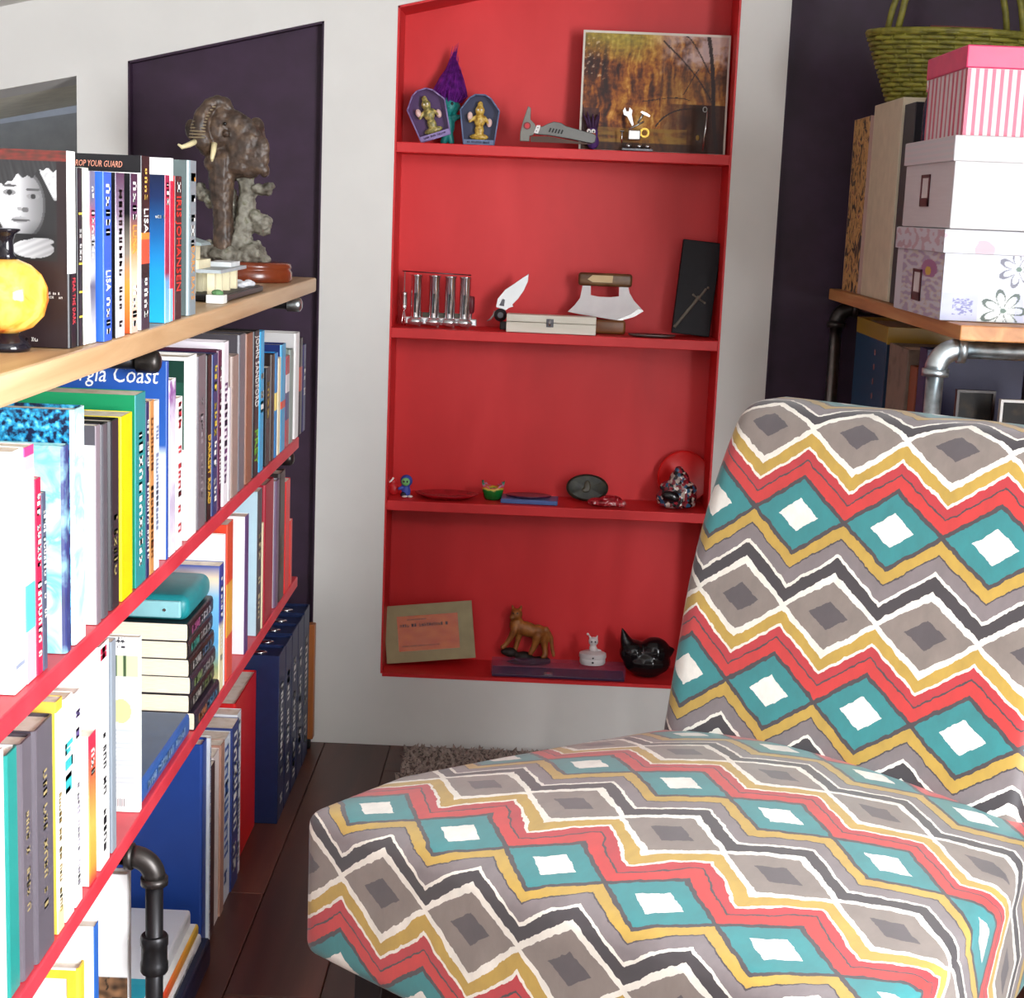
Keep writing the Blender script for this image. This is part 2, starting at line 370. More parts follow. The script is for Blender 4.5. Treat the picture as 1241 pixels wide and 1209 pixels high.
b = MB(); b.tube([L((-.425, 1.0, 0)), L((-.425, 1.0, .385))], .0105, 12); b.build('pipe', M_IRON2, bs, True)

# ================================================================== books
def book(x, y0, y1, z, h, dep, cover, spine, label, hard=False, pages=PAGES, rot=None, group=None):
    """standing book: spine at x facing +X, near cover facing the camera"""
    t = y1-y0; o = thing('book', label, 'book', (x, (y0+y1)/2, z), group=group); ct = .0022 if hard else .0007; ov = .003 if hard else .0004
    t2 = t/2; b = MB()
    rd = min(.004, t*.25) if hard else min(.0012, t*.2)   # rounded spine
    b.box(-dep, -rd, -t2, -t2+ct, 0, h, 0).box(-dep, -rd, t2-ct, t2, 0, h, 0)
    out = [(-rd, -t2), (-rd*.3, -t2+rd*.35), (0, -t2+rd), (0, t2-rd), (-rd*.3, t2-rd*.35), (-rd, t2)]
    inn = [(-rd, t2-ct), (-ct, t2-ct-rd*.3), (-ct, -t2+ct+rd*.3), (-rd, -t2+ct)]
    poly = out + inn; n = len(poly)
    b.add([(p[0], p[1], 0) for p in poly] + [(p[0], p[1], h) for p in poly],
          [tuple(reversed(range(n))), tuple(range(n, 2*n))] + [(i, (i+1) % n, n+(i+1) % n, n+i) for i in range(n)], 1)
    b.build('cover', [cover, spine], o)
    MB().box(-dep+ov, -max(rd, ct), -t2+ct, t2-ct, ov, h-ov-.0004).build('pages', pages, o)
    o['_t'] = t; o['_h'] = h; o['_d'] = dep
    return o
def dress(o, tx):
    """printed spine: ('text', string, colour, z_hi, z_lo, rel_size) or ('marks', colour, z_hi, z_lo, rel, lines) or ('bars', colour, [fractions])"""
    t, h, d = o['_t'], o['_h'], o['_d']; root = o; o = next(c for c in o.children if c.name.startswith('cover'))
    for k in tx:
        if k[0] == 'text':
            text(k[1], t*k[5], M(k[2], .4, 0, 0), o, (.0003, 0, h*k[3]), (0, 0, -1), (0, 1, 0), width=h*(k[3]-k[4]), bold=.0)
        elif k[0] == 'marks':
            marks(M(k[1], .4, 0, 0), o, (.0002, 0, h*k[2]), (0, 0, -1), (0, 1, 0), h*(k[2]-k[3]), t*k[4], len(root['label'])*7, k[5] if len(k) > 5 else 1)
        elif k[0] == 'bars':
            for f in k[2]: MB().add([(.0003, -t*.38, h*f), (.0003, t*.38, h*f), (.0003, t*.38, h*f+t*.12), (.0003, -t*.38, h*f+t*.12)], [(0, 1, 2, 3)]).build('spine_bar', M(k[1], .4, 0, 0), o)
        elif k[0] == 'cover':      # lettering on the near cover: string, colour, x from spine, z below top, size, width
            text(k[1], k[5], M(k[2], .4, 0, 0), o, (-k[3], -t/2-.0004, h-k[4]), (1, 0, 0), (0, 0, 1), width=k[6], shear=.2)
    for k in ('_t', '_h', '_d'): del root[k]
def row(entries, zs, xs, xlim, ystart=None, top_lim=9, dep=.15):
    """entries: corner px, far px, top py, cover, spine, label, hard, decoration. Each book starts where the one before ends."""
    y = ystart; out = []
    for e in entries:
        c, f, top, cov, sp, lab, hard, deco = e[:8]; dd = e[8] if len(e) > 8 else dep
        yb = proj((xs, atX(c, top+90, xs).y, zs))[1]; ref = (top+yb)/2
        if y is None: X_, yn = xs, atX(c, ref, xs).y
        else:
            yn = y+.0006; X_ = atY(c, ref, yn).x; X_ = min(max(X_, xlim[0]), xlim[1]); yn = max(yn, atX(c, ref, X_).y)
        yf = max(atX(f, ref, X_).y, yn+.007)
        yt = (yn+yf)/2
        h = min(atY(c, top, yn).z-zs, top_lim)
        cm = M(cov, .35, 0, .03) if isinstance(cov, str) else cov; sm = M(sp, .35, 0, .03) if isinstance(sp, str) else sp
        o = book(X_, yn, yf, zs, h, dd, cm, sm, lab, hard); out.append((o, X_, yn, yf, h)); y = yf
        o['_deco'] = 1; del o['_deco']
        dress(o, deco) if deco is not None else dress(o, [])
    return out
W_, K_ = '#f4f2ee', '#17161a'
GR = lambda *s: RAMP(tuple(s), 'LINEAR'); BD = lambda *s: RAMP(tuple(s), 'CONSTANT')
# ---- on the pine top board
top = [
 (84.5, 93, 183, '#241a1d', BD((0, K_), (.38, W_)), 'hardcover book with a black-and-white portrait of a woman on its back cover', True, [('text', 'FEAR THE DARK', '#c8404a', .36, .12, .55)], .150),
 (94.5, 100.5, 203, K_, K_, 'black paperback with short yellow dashes down its spine, next to the portrait book', False, [('bars', '#d9c24a', [.16, .3, .46, .74]), ('marks', W_, .66, .5, .4)]),
 (102, 108, 203, MOTTLE(('#f4f2ee', '#c9d4c0', '#e7b9bd'), 50), MOTTLE(('#f4f2ee', '#b9c7b4', '#dba4ab'), 60), 'white paperback with a mottled green and pink spine', False, []),
 (109.5, 116, 207, W_, RAMP(((0, '#d8d6d2'), (.3, '#5d5560'), (.42, '#c7c3bb'), (.6, '#9c9590'), (.72, '#b53743'), (.86, '#726a76')), 'LINEAR', jitter=.2), 'grey paperback with a red band near the top of its spine, on the pine board', False, [('marks', W_, .95, .5, .45)]),
 (126, 135.5, 208, '#2b5fc0', '#2f5fc0', 'royal blue paperback with white spine lettering, on the pine board', False, [('text', 'LISA', W_, .42, .3, .8), ('marks', W_, .93, .62, .5), ('marks', W_, .26, .06, .45)]),
 (141, 151, 209, K_, RAMP(((0, '#cfc6c8'), (.3, '#f0eef0'), (.55, '#e4e2e6'), (.75, '#8a7a90'), (1, '#4b3552')), 'LINEAR'), 'paperback with black cover and white spine fading to purple', False, [('marks', K_, .9, .08, .38)]),
 (158.8, 167, 210, GR((0, '#d8552a'), (.3, '#e89a40'), (.5, '#8f8478'), (.75, K_), (1, K_)), GR((0, '#eeb9a8'), (.35, '#f0d2b8'), (.55, '#c9904a'), (.75, '#5b3a5e'), (1, '#33223d')), 'paperback with an orange sunset fading to black on cover and spine', False, [('text', 'LUNA', '#e8a548', .68, .5, .75), ('marks', W_, .95, .72, .5), ('marks', W_, .3, .06, .55)]),
 (171.8, 181.5, 188.5, BD((0, W_), (.90, '#17161a')), RAMP(((0, '#3c3340'), (.3, K_), (.38, '#e0533a'), (.52, '#f08a3c'), (.56, K_), (1, '#2b2730')), 'CONSTANT'), 'tall black book with a pale orange cover title and a flame-orange spine block', False, [('cover', 'DROP YOUR GUARD', '#d9917a', .080, .011, .010, .058), ('text', 'LISA', W_, .7, .56, .7), ('marks', W_, .3, .08, .45), ('marks', '#e6b85a', .93, .78, .35)]),
 (200.5, 205.5, 212, GR((0, '#1fa3d6'), (.35, '#1d8fcf'), (.6, '#1d5f9c'), (.85, '#1a2c56'), (1, '#18213f')), GR((0, '#8cc9e8'), (.28, '#6aa6d8'), (.34, '#8e1f45'), (.8, '#c52346'), (1, '#a01f4a')), 'paperback with a navy to cyan cover and crimson spine', False, [('marks', W_, .95, .8, .5)]),
 (206.5, 210, 191.5, '#f2f1f0', BD((0, '#8cc9e8'), (.2, '#c52346'), (.86, '#efeeec')), 'tall white book with a crimson lower spine beside the navy to cyan paperback', False, [], .12),
 (212.5, 220, 213, '#c92a2c', '#3a2023', 'black paperback with a large red author name down the spine', False, [('text', 'IRIS JOHANSEN', '#e5372c', .86, .2, 1.0), ('marks', W_, .96, .88, .5)]),
 (229.5, 238, 194, '#5e6c6c', '#84949a', 'tall grey-green hardcover with orange spine words beside the toy building', True, [('text', 'DARK RAYS', '#e39a3c', .45, .1, .6), ('marks', W_, .78, .48, .5), ('marks', '#e39a3c', .92, .8, .6)]),
]
r = row(top, ZT, -.464, (-.495, -.4535), dep=.105)
# portrait print on the near cover
o, X_, yn, yf, h = r[0]
PS = 1950/yn
def face(u, v):
    px = 82 - (1-u)*.138*PS; py = 185 + (1-v)*h*PS
    e = lambda cx, cy, rx, ry: ((px-cx)/rx)**2 + ((py-cy)/ry)**2
    c = [36, 24, 27]
    if py < 198: return (96+40*noise.noise((px*.12, py*.3, 1)), 44, 38)
    if px < 70 and py < 316 and px > -40:
        g = 34+8*noise.noise((px*.15, py*.03, 2))
        if px > 46+(py-198)*.3 and py < 198+(70-px)*0+46 and py < 250-(70-px)*1.9: g = 176-40*noise.noise((px*.2+.3, py*.2, 3))
        if e(26, 250, 30, 43) < 1: g = 186-max(0, px-20)*2.7-max(0, py-268)*2.2+8*math.cos((px-10)*.12)
        if e(26, 250, 30, 43) >= .82 and e(26, 250, 30, 43) < 1 and px > 26: g *= .7
        fringe = 224-.30*abs(px-6)+3*math.sin(px*.21)+2*math.sin(px*.5)
        if py < fringe: g = 44+14*noise.noise((px*.35-py*.1, py*.03, 2))
        for ex, ey in ((12, 236), (41, 240)):
            if e(ex, ey, 8, 3.6) < 1: g = 120
            if e(ex, ey, 3.2, 3.2) < 1: g = 40
            if e(ex, ey-8, 9, 1.7) < 1: g = 70
        if e(31, 256, 4.5, 3) < 1: g = 84
        if e(24, 255, 3, 2) < 1: g = 130
        if e(25, 268.5, 12, 1.6) < 1: g = 70
        elif e(25, 268, 11, 4) < 1: g = 140
        if py > 284: g = 30
        if e(40, 302, 26, 11) < 1 or e(50, 293, 16, 4.5) < 1: g = 178 - 40*(px-20)/40 - 10*math.sin(px*.35+py*.8)
        return (g, g, g+2)
    return c
paint('portrait_print', (-.138, -(yf-yn)/2-.0004, .0), (.1355, 0, 0), (0, 0, h), 170, 250, face, o, .35)
marks(M('#cfc8c4', .4, 0, 0), o, (-.045, -(yf-yn)/2-.0006, h*.27), (1, 0, 0), (0, 0, 1), .036, .0026, 3, 2)
marks(M('#d8d2ce', .4, 0, 0), o, (-.05, -(yf-yn)/2-.0006, h*.04), (1, 0, 0), (0, 0, 1), .016, .004, 9, 1)
marks(M(W_, .4, 0, 0), r[8][0], (-.012, -(r[8][3]-r[8][2])/2-.0004, r[8][4]*.72), (1, 0, 0), (0, 0, 1), .010, .0035, 5, 1)
# ---- on the upper red shelf
TEALM = MOTTLE(('#f0f4f4', '#bfe0e0', '#79bcc4', '#e9efdf'), 28, .35, dist=1.2); SPECK = MOTTLE(('#101830', '#152040', '#2c9ed0', '#8adcf0'), 150, .3, detail=6)
s2 = [
 (16, 30, 548, W_, W_, 'plain white tall book beside the pale pink one', False, [('bars', '#8a93a8', [.1])], .17),
 (31.5, 43, 543, '#f3d7dc', RAMP(((0, '#e9a9b6'), (.22, '#57b4d4'), (.42, '#f0c3cc'), (.9, '#e9a9b4'), (.96, '#e0407c')), 'CONSTANT'), 'pale pink book with a blue band low on the spine', False, []),
 (44.5, 51, 581, '#c2254a', '#c2254a', 'thin crimson paperback with white letters beside the pale pink book', False, [('marks', W_, .92, .1, .6)], .12),
 (52, 57, 598, '#4d5468', '#4d5468', 'thin slate paperback beside the teal marbled book', False, [('marks', W_, .9, .3, .5)], .12),
 (79, 86, 541, TEALM, MOTTLE(('#2b2f5c', '#333a70', '#9fd6dc'), 26), 'teal and white marbled hardcover with a navy spine', True, [], .17),
 (90, 104, 497, SPECK, MOTTLE(('#a9d4e0', '#d9eef2', '#8ec6d8', '#f0f6f6'), 24, dist=1), 'tall hardcover with black cover speckled bright blue and a pale blue spine', True, [], .2),
 (117, 122, 516, BD((0, W_), (.9, '#565258')), '#7d727a', 'lilac-grey book with a white sheet over its lower cover', False, [], .15),
 (124.5, 131.5, 515, K_, '#525056', 'mid grey clothbound book between two black covers', True, [], .15),
 (135, 145, 511, K_, '#2a292e', 'charcoal clothbound book with faint gold lettering beside the yellow book', True, [('marks', '#9a8a5a', .5, .2, .4)], .15),
 (147.5, 160.5, 505, '#e6d03a', '#e4c60c', 'bright yellow paperback on the upper red shelf', False, [], .16),
 (164.5, 176.5, 479, '#178556', '#22878a', 'large green and teal paperback beside the yellow book', False, [('marks', W_, .8, .1, .35)], .19),
 (177.5, 181, 488, '#1d2c58', '#1d2c58', 'thin navy paperback between the green book and the orange-brown one', False, [('marks', W_, .9, .1, .6)], .14),
 (182, 187, 486, '#b8793c', '#c68a52', 'thin orange-brown paperback on the upper red shelf', False, [('marks', '#6d3a1c', .9, .1, .6)], .14),
 (188, 193, 486, '#dfe6ee', '#d4dcea', 'thin pale blue paperback beside the orange-brown one', False, [('marks', '#7a86a8', .85, .2, .5)], .14),
 (202, 204.5, 438, GR((0, '#eef2f6'), (.52, '#e2ecf4'), (.58, '#2a5aa8'), (1, '#2450a2')), '#2a57a8', 'tall blue guidebook with a white italic title across the cover', False, [('cover', 'Georgia Coast', W_, .150, .019, .030, .140)], .2),
 (205.5, 213, 461, '#f2eff4', RAMP(((0, '#eee9f2'), (.3, '#c8bcd4'), (.5, '#f2eff4'), (.8, '#d6cbe0'), (.93, '#8a4f9a'), (1, '#f2eff4')), 'LINEAR', jitter=.25, scale=60), 'white paperback with lilac blotches and a purple spot on the spine', False, [], .14),
 (214.5, 221, 483, W_, '#f6ecec', 'white paperback with red lettering beside the palm-leaf book', False, [('marks', '#d2343f', .97, .12, .5)], .14),
 (226.5, 238.5, 433, BD((0, '#f3f1ee'), (.46, '#f3f1ee'), (.5, '#1d4a3c'), (.86, '#14382e'), (.98, '#f3f1ee')), W_, 'white hardcover with a dark green palm-leaf picture on its cover', True, [], .16),
 (240, 249.5, 432, '#5d575c', '#6f686e', 'charcoal clothbound hardcover beside the palm-leaf book', True, [('marks', '#a39aa0', .8, .1, .3)], .16),
 (251, 256.5, 431, K_, '#221a1c', 'black hardcover with yellow title lettering on the upper red shelf', True, [('text', 'DARKEST ROAD', '#e3b540', .52, .1, .75)], .16),
 (258, 264, 430, '#2b355e', '#2b3a6a', 'navy hardcover with yellow and white lettering beside the black one', True, [('marks', '#e4c848', .93, .5, .5), ('marks', W_, .46, .08, .5)], .16),
 (265, 269, 425, '#4e1f38', '#5a2444', 'maroon hardcover on the upper red shelf', True, [('marks', W_, .9, .1, .5)], .16),
 (270.5, 277, 415, '#efe6ee', '#f0eaf0', 'white hardcover with large purple lettering on the upper red shelf', True, [('marks', '#6a3d74', .75, .1, .45)], .17),
 (277.5, 279.5, 470, W_, '#d8d0d4', 'very thin white booklet beside the taupe book', False, [], .13),
 (281.5, 289, 432, '#8f7d76', '#9a857c', 'taupe clothbound book on the upper red shelf', True, [], .15),
 (290, 297, 406, '#4a464c', '#6d6a70', 'tall grey clothbound book between the taupe and the brown one', True, [], .17),
 (299, 306, 405, '#3d3430', '#8a5a44', 'tall brown clothbound book beside the author-name thriller', True, [], .17),
 (308, 314, 402, K_, '#16161c', 'black thriller with a white author name and green title', True, [('text', 'JOHN SANDFORD', W_, .97, .48, .95), ('text', 'PREY', '#7cc43c', .32, .08, .95)], .17),
 (315, 320, 402, '#2a9ad4', '#35a8dc', 'cyan thriller with white lettering on the upper red shelf', True, [('marks', W_, .7, .3, .6)], .17),
 (322.5, 327, 446, K_, '#26262a', 'short black paperback with thin yellow lettering', False, [('marks', '#c9b04a', .85, .5, .5)], .13),
 (329.5, 333, 430, '#2a1c1a', '#3a2a24', 'dark brown book with an orange line on its cover', True, [], .16),
 (333.5, 336.5, 428, '#2e86c8', BD((0, '#2e86c8'), (.45, '#f0d878'), (.62, '#2e86c8')), 'blue book with a cream-yellow spine band', True, [], .16),
 (337, 340, 434, '#f0e6c8', '#f2e4c0', 'cream paperback beside the cyan book with a red band', False, [], .15),
 (341, 346, 418, '#1f2f6a', BD((0, '#3a9fd0'), (.40, '#d8452c'), (.47, '#3a9fd0')), 'cyan hardcover with a red band across the spine', True, [], .17),
 (346.8, 350.5, 432, '#8d2f44', BD((0, '#a8323c'), (.3, '#20306c'), (.6, '#e6e2e6'), (.8, '#a8323c')), 'slim book striped red, navy and white', False, [], .15),
 (351.5, 355.5, 424, '#7d8a84', '#8b9892', 'grey-green book beside the tall white hardcover', True, [], .15),
 (358, 362.5, 404, '#d2d0d0', '#e6e4e4', 'tall white hardcover near the purple alcove end of the upper red shelf', True, [], .18),
 (363.5, 366.5, 410, '#2a2022', BD((0, '#2a2024'), (.45, '#a8402c'), (.7, '#231c20')), 'black book with a rusty red spine band beside the last navy book', True, [], .14),
 (367.2, 370.5, 418, '#1c2350', '#1d2660', 'navy book standing last at the purple alcove end of the upper red shelf', True, [('marks', W_, .8, .4, .5)], .14),
]
r2 = row(s2, Z2, -.460, (-.50, -.4535), top_lim=.264)
# ---- on the lower red shelf
s3 = [
 (-14, 7, 926, '#f0ece4', '#eef0ea', 'cream book beside the teal clothbound hardcover', False, [], .16),
 (9.5, 24, 917, BD((0, W_), (.80, '#1f7f78'), (.93, W_)), '#24857e', 'teal clothbound hardcover on the lower red shelf', True, [], .15),
 (27, 41, 903, '#4a444c', '#5f5860', 'lilac-grey clothbound hardcover with faint gold lettering beside the teal one', True, [('marks', '#a08f6a', .7, .3, .3)], .15),
 (44, 66, 887, '#48424a', '#5c565e', 'thick lilac-grey clothbound hardcover beside the cream and yellow book', True, [('marks', '#a8966a', .8, .2, .2)], .15),
 (69, 77, 851, '#e0c050', BD((0, '#f0dfa0'), (.1, '#f3ead2'), (.85, '#f5eedc'), (.95, '#d8b23c')), 'cream book with a yellow corner and edge', False, [('marks', '#8d7440', .6, .1, .35)], .15),
 (79, 89, 848, W_, W_, 'white paperback with a turquoise title block on the lower red shelf', False, [('marks', '#3fb4ba', .8, .56, .9)], .15),
 (91, 99, 841, W_, W_, 'white paperback with a small purple figure on the spine', False, [('marks', '#6b5a90', .96, .82, .6), ('marks', '#b9b2c0', .6, .1, .35)], .15),
 (108.5, 117, 893, W_, GR((0, '#d8343c'), (.12, '#f0a040'), (.4, '#f2b458'), (.7, '#ee7048'), (.92, '#d82c48'), (1, '#d82c48')), 'paperback with a red to orange fading spine on the lower red shelf', False, [('marks', W_, .9, .75, .5)], .14),
 (121, 132.5, 783, W_, W_, 'tall white paperback with slanting black letters and a red mark', False, [('marks', '#2d2a30', .6, .06, .3), ('marks', '#d03050', .985, .94, .8)], .17),
 (135.5, 141, 778, '#8a929c', '#8d96a0', 'slate grey folder beside the white and green booklet', False, [], .17),
]
r3 = row(s3, Z3, -.460, (-.51, -.4535), top_lim=.255)
# white and green booklet, cover towards the room's near end
xg = -.4535; yb_ = max(r3[-1][3]+.001, atX(169, 890, xg).y)
zt_ = atY(160, 772, yb_).z
gb = book(xg, yb_, yb_+.012, Z3, min(zt_-Z3, .254), .16, M(W_, .4), M('#e8ece6', .4), 'white booklet with pale green panels and a round picture on its cover', False); gh = gb['_h']; dress(gb, [])
def greenprint(u, v):
    x, y = u, 1-v; c = (246, 246, 242)
    if .1 < y < .22: c = (205, 222, 172)
    if .1 < y < .22 and .5 < x < .9 and abs((x*14) % 2-1) < .3: c = (70, 90, 60)
    if ((x-.72)/.17)**2+((y-.42)/.07)**2 < 1: c = (224, 222, 150)
    if .36 < y < .48 and ((x-.72)/.17)**2+((y-.42)/.07)**2 >= 1: c = (228, 236, 214)
    if .52 < y < .9 and (y*40) % 1 < .35 and .42 < x < .95: c = (190, 196, 200)
    if .92 < y < .97 and .62 < x < .8 and (x*60) % 2 < 1: c = (60, 60, 70)
    if y < .07 and .6 < x < .8 and noise.noise((x*30, y*60, 2)) > .1: c = (40, 40, 50)
    return c
paint('booklet_print', (-.075, -.0066, 0), (.0735, 0, 0), (0, 0, gh), 60, 150, greenprint, gb)
# flat blue book, then the stack of dark paperbacks with a teal case on top
def flat_book(x, y0, y1, z, t, dep, cover, label, spine=None, group=None, hard=True, pages=PAGES):
    o = thing('book', label, 'book', (x, (y0+y1)/2, z), group=group); l2 = (y1-y0)/2; ct = .0024 if hard else .0009; ov = .003 if hard else .0006
    b = MB(); b.box(-dep, -.0035, -l2, l2, 0, ct, 0).box(-dep, -.0035, -l2, l2, t-ct, t, 0)
    k = [(-.0035, 0), (-.0012, t*.06), (0, t*.25), (0, t*.75), (-.0012, t*.94), (-.0035, t), (-.0035, t-ct), (-ct, t*.7), (-ct, t*.3), (-.0035, ct)]
    b.extr(k, -l2, l2, 1)
    b.build('cover', [cover, spine or cover], o); MB().box(-dep+ov, -.003, -l2+ov, l2-ov, ct, t-ct).build('pages', pages, o)
    o['_t'] = t; o['_h'] = l2*2; return o
def flat_dress(o, cols):
    t, l = o['_t'], o['_h']
    for c, a, e, rel in cols: marks(M(c, .4, 0, 0), o, (.0003, -l/2+l*a, t/2), (0, 1, 0), (0, 0, 1), l*(e-a), t*rel, int(a*91)+int(t*9999))
    for k in ('_t', '_h'): del o[k]
ya = atX(174, 950, -.456).y; ye = atX(230, 872, -.456).y
fb = flat_book(-.456, max(ya, yb_+.014), ye-.002, Z3, .030, .16, M('#3a5478', .4), 'thick blue book lying flat on the lower red shelf', M('#2b5596', .4)); flat_dress(fb, [('#8fb0d8', .08, .9, .35)])
zst = Z3; ys0 = atX(230, 820, -.458).y; tst = (atY(228, 757, ys0).z - Z3)/6
DK = ['#2a2230', '#241c1e', '#2b2632', '#221d1c', '#2a2326', '#1f1d22']
dsc = ['bottom of the pile, with an orange patch', 'second from the bottom of the pile', 'third from the bottom of the pile', 'third from the top of the pile', 'second from the top of the pile', 'top of the pile, under the teal case']
acc = [('#c8743c', '#5aa0d0'), ('#b9b0a8', '#7a8a50'), ('#8aa060', '#b8b0b0'), ('#c0b8b4', '#5a80a8'), ('#38a090', '#c0b8b8'), ('#c05a90', '#d8d0d8')]
for i in range(6):
    dx = random.uniform(-.004, .004)+(.006 if i == 0 else 0); dy = random.uniform(-.003, .003)
    o = flat_book(-.460+dx, ys0+dy+.006, ys0+.172+dy, zst, tst-.0003, .108, M(DK[i], .35), 'dark paperback lying '+dsc[i], group='dark paperbacks in a pile', hard=False, pages=MOTTLE(('#cdbfa4', '#e6dac2', '#efe6d2'), 60, .8, (1, 1, 40)))
    flat_dress(o, [(acc[i][0], .1, .4, .45), (acc[i][1], .5, .92, .4)]); zst += tst
tc = thing('zip_case', 'turquoise case with rounded edges lying on the pile of dark paperbacks', 'case', (-.515, ys0+.085, zst))
def rbox(x0, x1, y0, y1, z0, z1, r, name, mat, parent, seg=5): return MB().box(x0, x1, y0, y1, z0, z1).build(name, mat, parent, .7, r, seg)
rbox(-.055, .052, -.072, .085, 0, .036, .014, 'case_body', M('#1c8288', .4, 0, .08, 40, .05), tc)
rbox(-.045, .042, -.0775, -.07, .006, .030, .003, 'end_panel', M('#86bcc2', .3), tc)
MB().tube([(.02, -.079, .018), (.02, -.0765, .018)], .0022, 10).build('snap', CHROME, tc)
# far part of the lower red shelf
s3b = [
 (266, 271, 686, GR((0, '#e8c890'), (.2, '#8a9a70'), (.4, '#5aa0d0'), (.75, '#7ab8dc'), (.9, '#f0d8b8'), (1, '#2c4a9c')), GR((0, '#f0dfb0'), (.5, '#e8dcb8'), (.56, '#30489a'), (1, '#2a3f90')), 'light blue travel book with white vertical title beside the pile of paperbacks', False, [('marks', W_, .9, .2, .4)], .16),
 (271.6, 273, 648, W_, '#e9e9ee', 'thin white book standing behind the light blue travel book', False, [], .16),
 (275, 282, 636, '#d9452c', BD((0, '#dc4a38'), (.28, '#e8a23c'), (.62, '#dd4a2c')), 'orange book with red top and amber middle on the lower red shelf', False, [], .16),
 (297, 301, 626, '#f2f0f2', '#5b3d78', 'large white book with a thin purple spine', False, [], .17),
 (312, 317, 596, '#b8d4e0', '#4d4c52', 'pale blue book with a dark grey spine on the lower red shelf', False, [('marks', '#d8c8a0', .7, .1, .5)], .17),
 (317.6, 319, 634, '#e8dcb0', '#efe2b8', 'thin cream booklet beside the crimson binder', False, [], .14),
 (321, 331, 588, '#a01b30', '#a01b30', 'thick crimson binder on the lower red shelf', True, [], .17),
 (334.5, 338, 583, '#b8b2bc', '#6a5470', 'silver book with a dull purple spine', True, [], .17),
 (339, 345, 574, '#2d2624', '#3a3230', 'dark brown hardcover beside the bright red folders', True, [('marks', '#6d5a48', .5, .3, .6)], .16),
 (346, 351, 584, '#d81c1e', '#dc2426', 'tall bright red folder at the purple alcove end of the lower red shelf', False, [], .13),
 (351.6, 354, 631, '#dc2a24', '#e03028', 'short bright red folder beside the tall red one', False, [], .12),
]
r3b = row(s3b, Z3, -.475, (-.512, -.4535), ystart=ys0+.18, top_lim=.255)
marks(M(W_, .4, 0, 0), r3b[0][0], (-.018, -(r3b[0][3]-r3b[0][2])/2-.0004, r3b[0][4]*.72), (0, 0, -1), (1, 0, 0), .075, .010, 4)
# ---- standing and lying on the floor under the shelf
FZ = .0005
def floor_book(c, f, top, X_, cov, sp, lab, hard=True, dep=.19, deco=(), bot=None):
    yn = atX(c, top+90, X_).y; yf = max(atX(f, top+90, X_).y, yn+.008); h = min(atY(c, top, yn).z-FZ, .39)
    o = book(X_, yn, yf, FZ, h, dep, M(cov, .4, 0, .03) if isinstance(cov, str) else cov, M(sp, .4, 0, .03) if isinstance(sp, str) else sp, lab, hard); dress(o, deco); return o, yn, yf, h
a0 = floor_book(97, 104, 1174, -.475, '#f4f2ea', '#f0c83c', 'white book with a yellow edge standing on the floor', True)
b = MB()
hh, tt = a0[3], a0[2]-a0[1]
MB().box(-.16, -.004, -tt/2-.0008, -tt/2, hh-.012, hh-.002).box(-.014, -.004, -tt/2-.0008, -tt/2, .01, hh-.012).build('yellow_border', M('#f0c83c', .4), a0[0])
a1 = floor_book(115, 120, 1123, -.472, '#f2f2f4', '#2f66b8', 'white book with a blue spine standing on the floor', False)
def bark(u, v):
    if v > .62: return (246, 246, 246)
    n = noise.noise((u*5, v*42, 3)); s = noise.noise((u*9, v*16, 8)); g = 105+70*n+40*s
    if abs(noise.noise((u*3, v*26, 5))) < .05: g = 40
    return (g, g*.72, g*.5)
a2 = floor_book(155, 160, 1060, -.462, '#f4f4f4', '#f2f0f0', 'large white book with a picture of stacked brown timber on its cover', True, .2)
paint('timber_print', (-.075, -(a2[2]-a2[1])/2-.0005, 0), (.0745, 0, 0), (0, 0, a2[3]), 60, 160, bark, a2[0])
# flat books behind the pipe leg
yA, yB = a2[2]+.006, atX(240, 1075, -.47).y
def flat_floor(z, t, x, y0, y1, cov, sp, lab, cols=(), hard=True):
    o = flat_book(x, y0, y1, z, t, .2, cov, lab, sp, hard=hard); flat_dress(o, cols); return z+t
z = flat_floor(FZ, .046, -.455, yA, yB+.02, M('#16223f', .4), M('#121c38', .4), 'dark navy book lying flat on the floor under other books')
z = flat_floor(z, .016, -.465, yA, yB, M(W_, .4), M('#eceaea', .4), 'white magazine lying on the dark navy book', [('#c8404a', .1, .5, .5), ('#777777', .55, .9, .4)], False)
z = flat_floor(z, .018, -.468, yA, yB-.005, M(W_, .4), RAMP(((0, '#d8302c'), (.5, '#e4502c'), (.85, '#f0b43c'), (1, '#f2cc4a')), 'LINEAR', 1), 'book with a red to yellow spine lying in the floor pile', hard=False)
z = flat_floor(z, .026, -.478, yA, yB-.015, RAMP(((0, '#2f9fb2'), (.42, '#3aa6b8'), (.46, '#e4e6ea'), (1, '#dfe3e8')), 'CONSTANT', 1), M('#e2e4e8', .4), 'white and teal book lying on top of the floor pile')
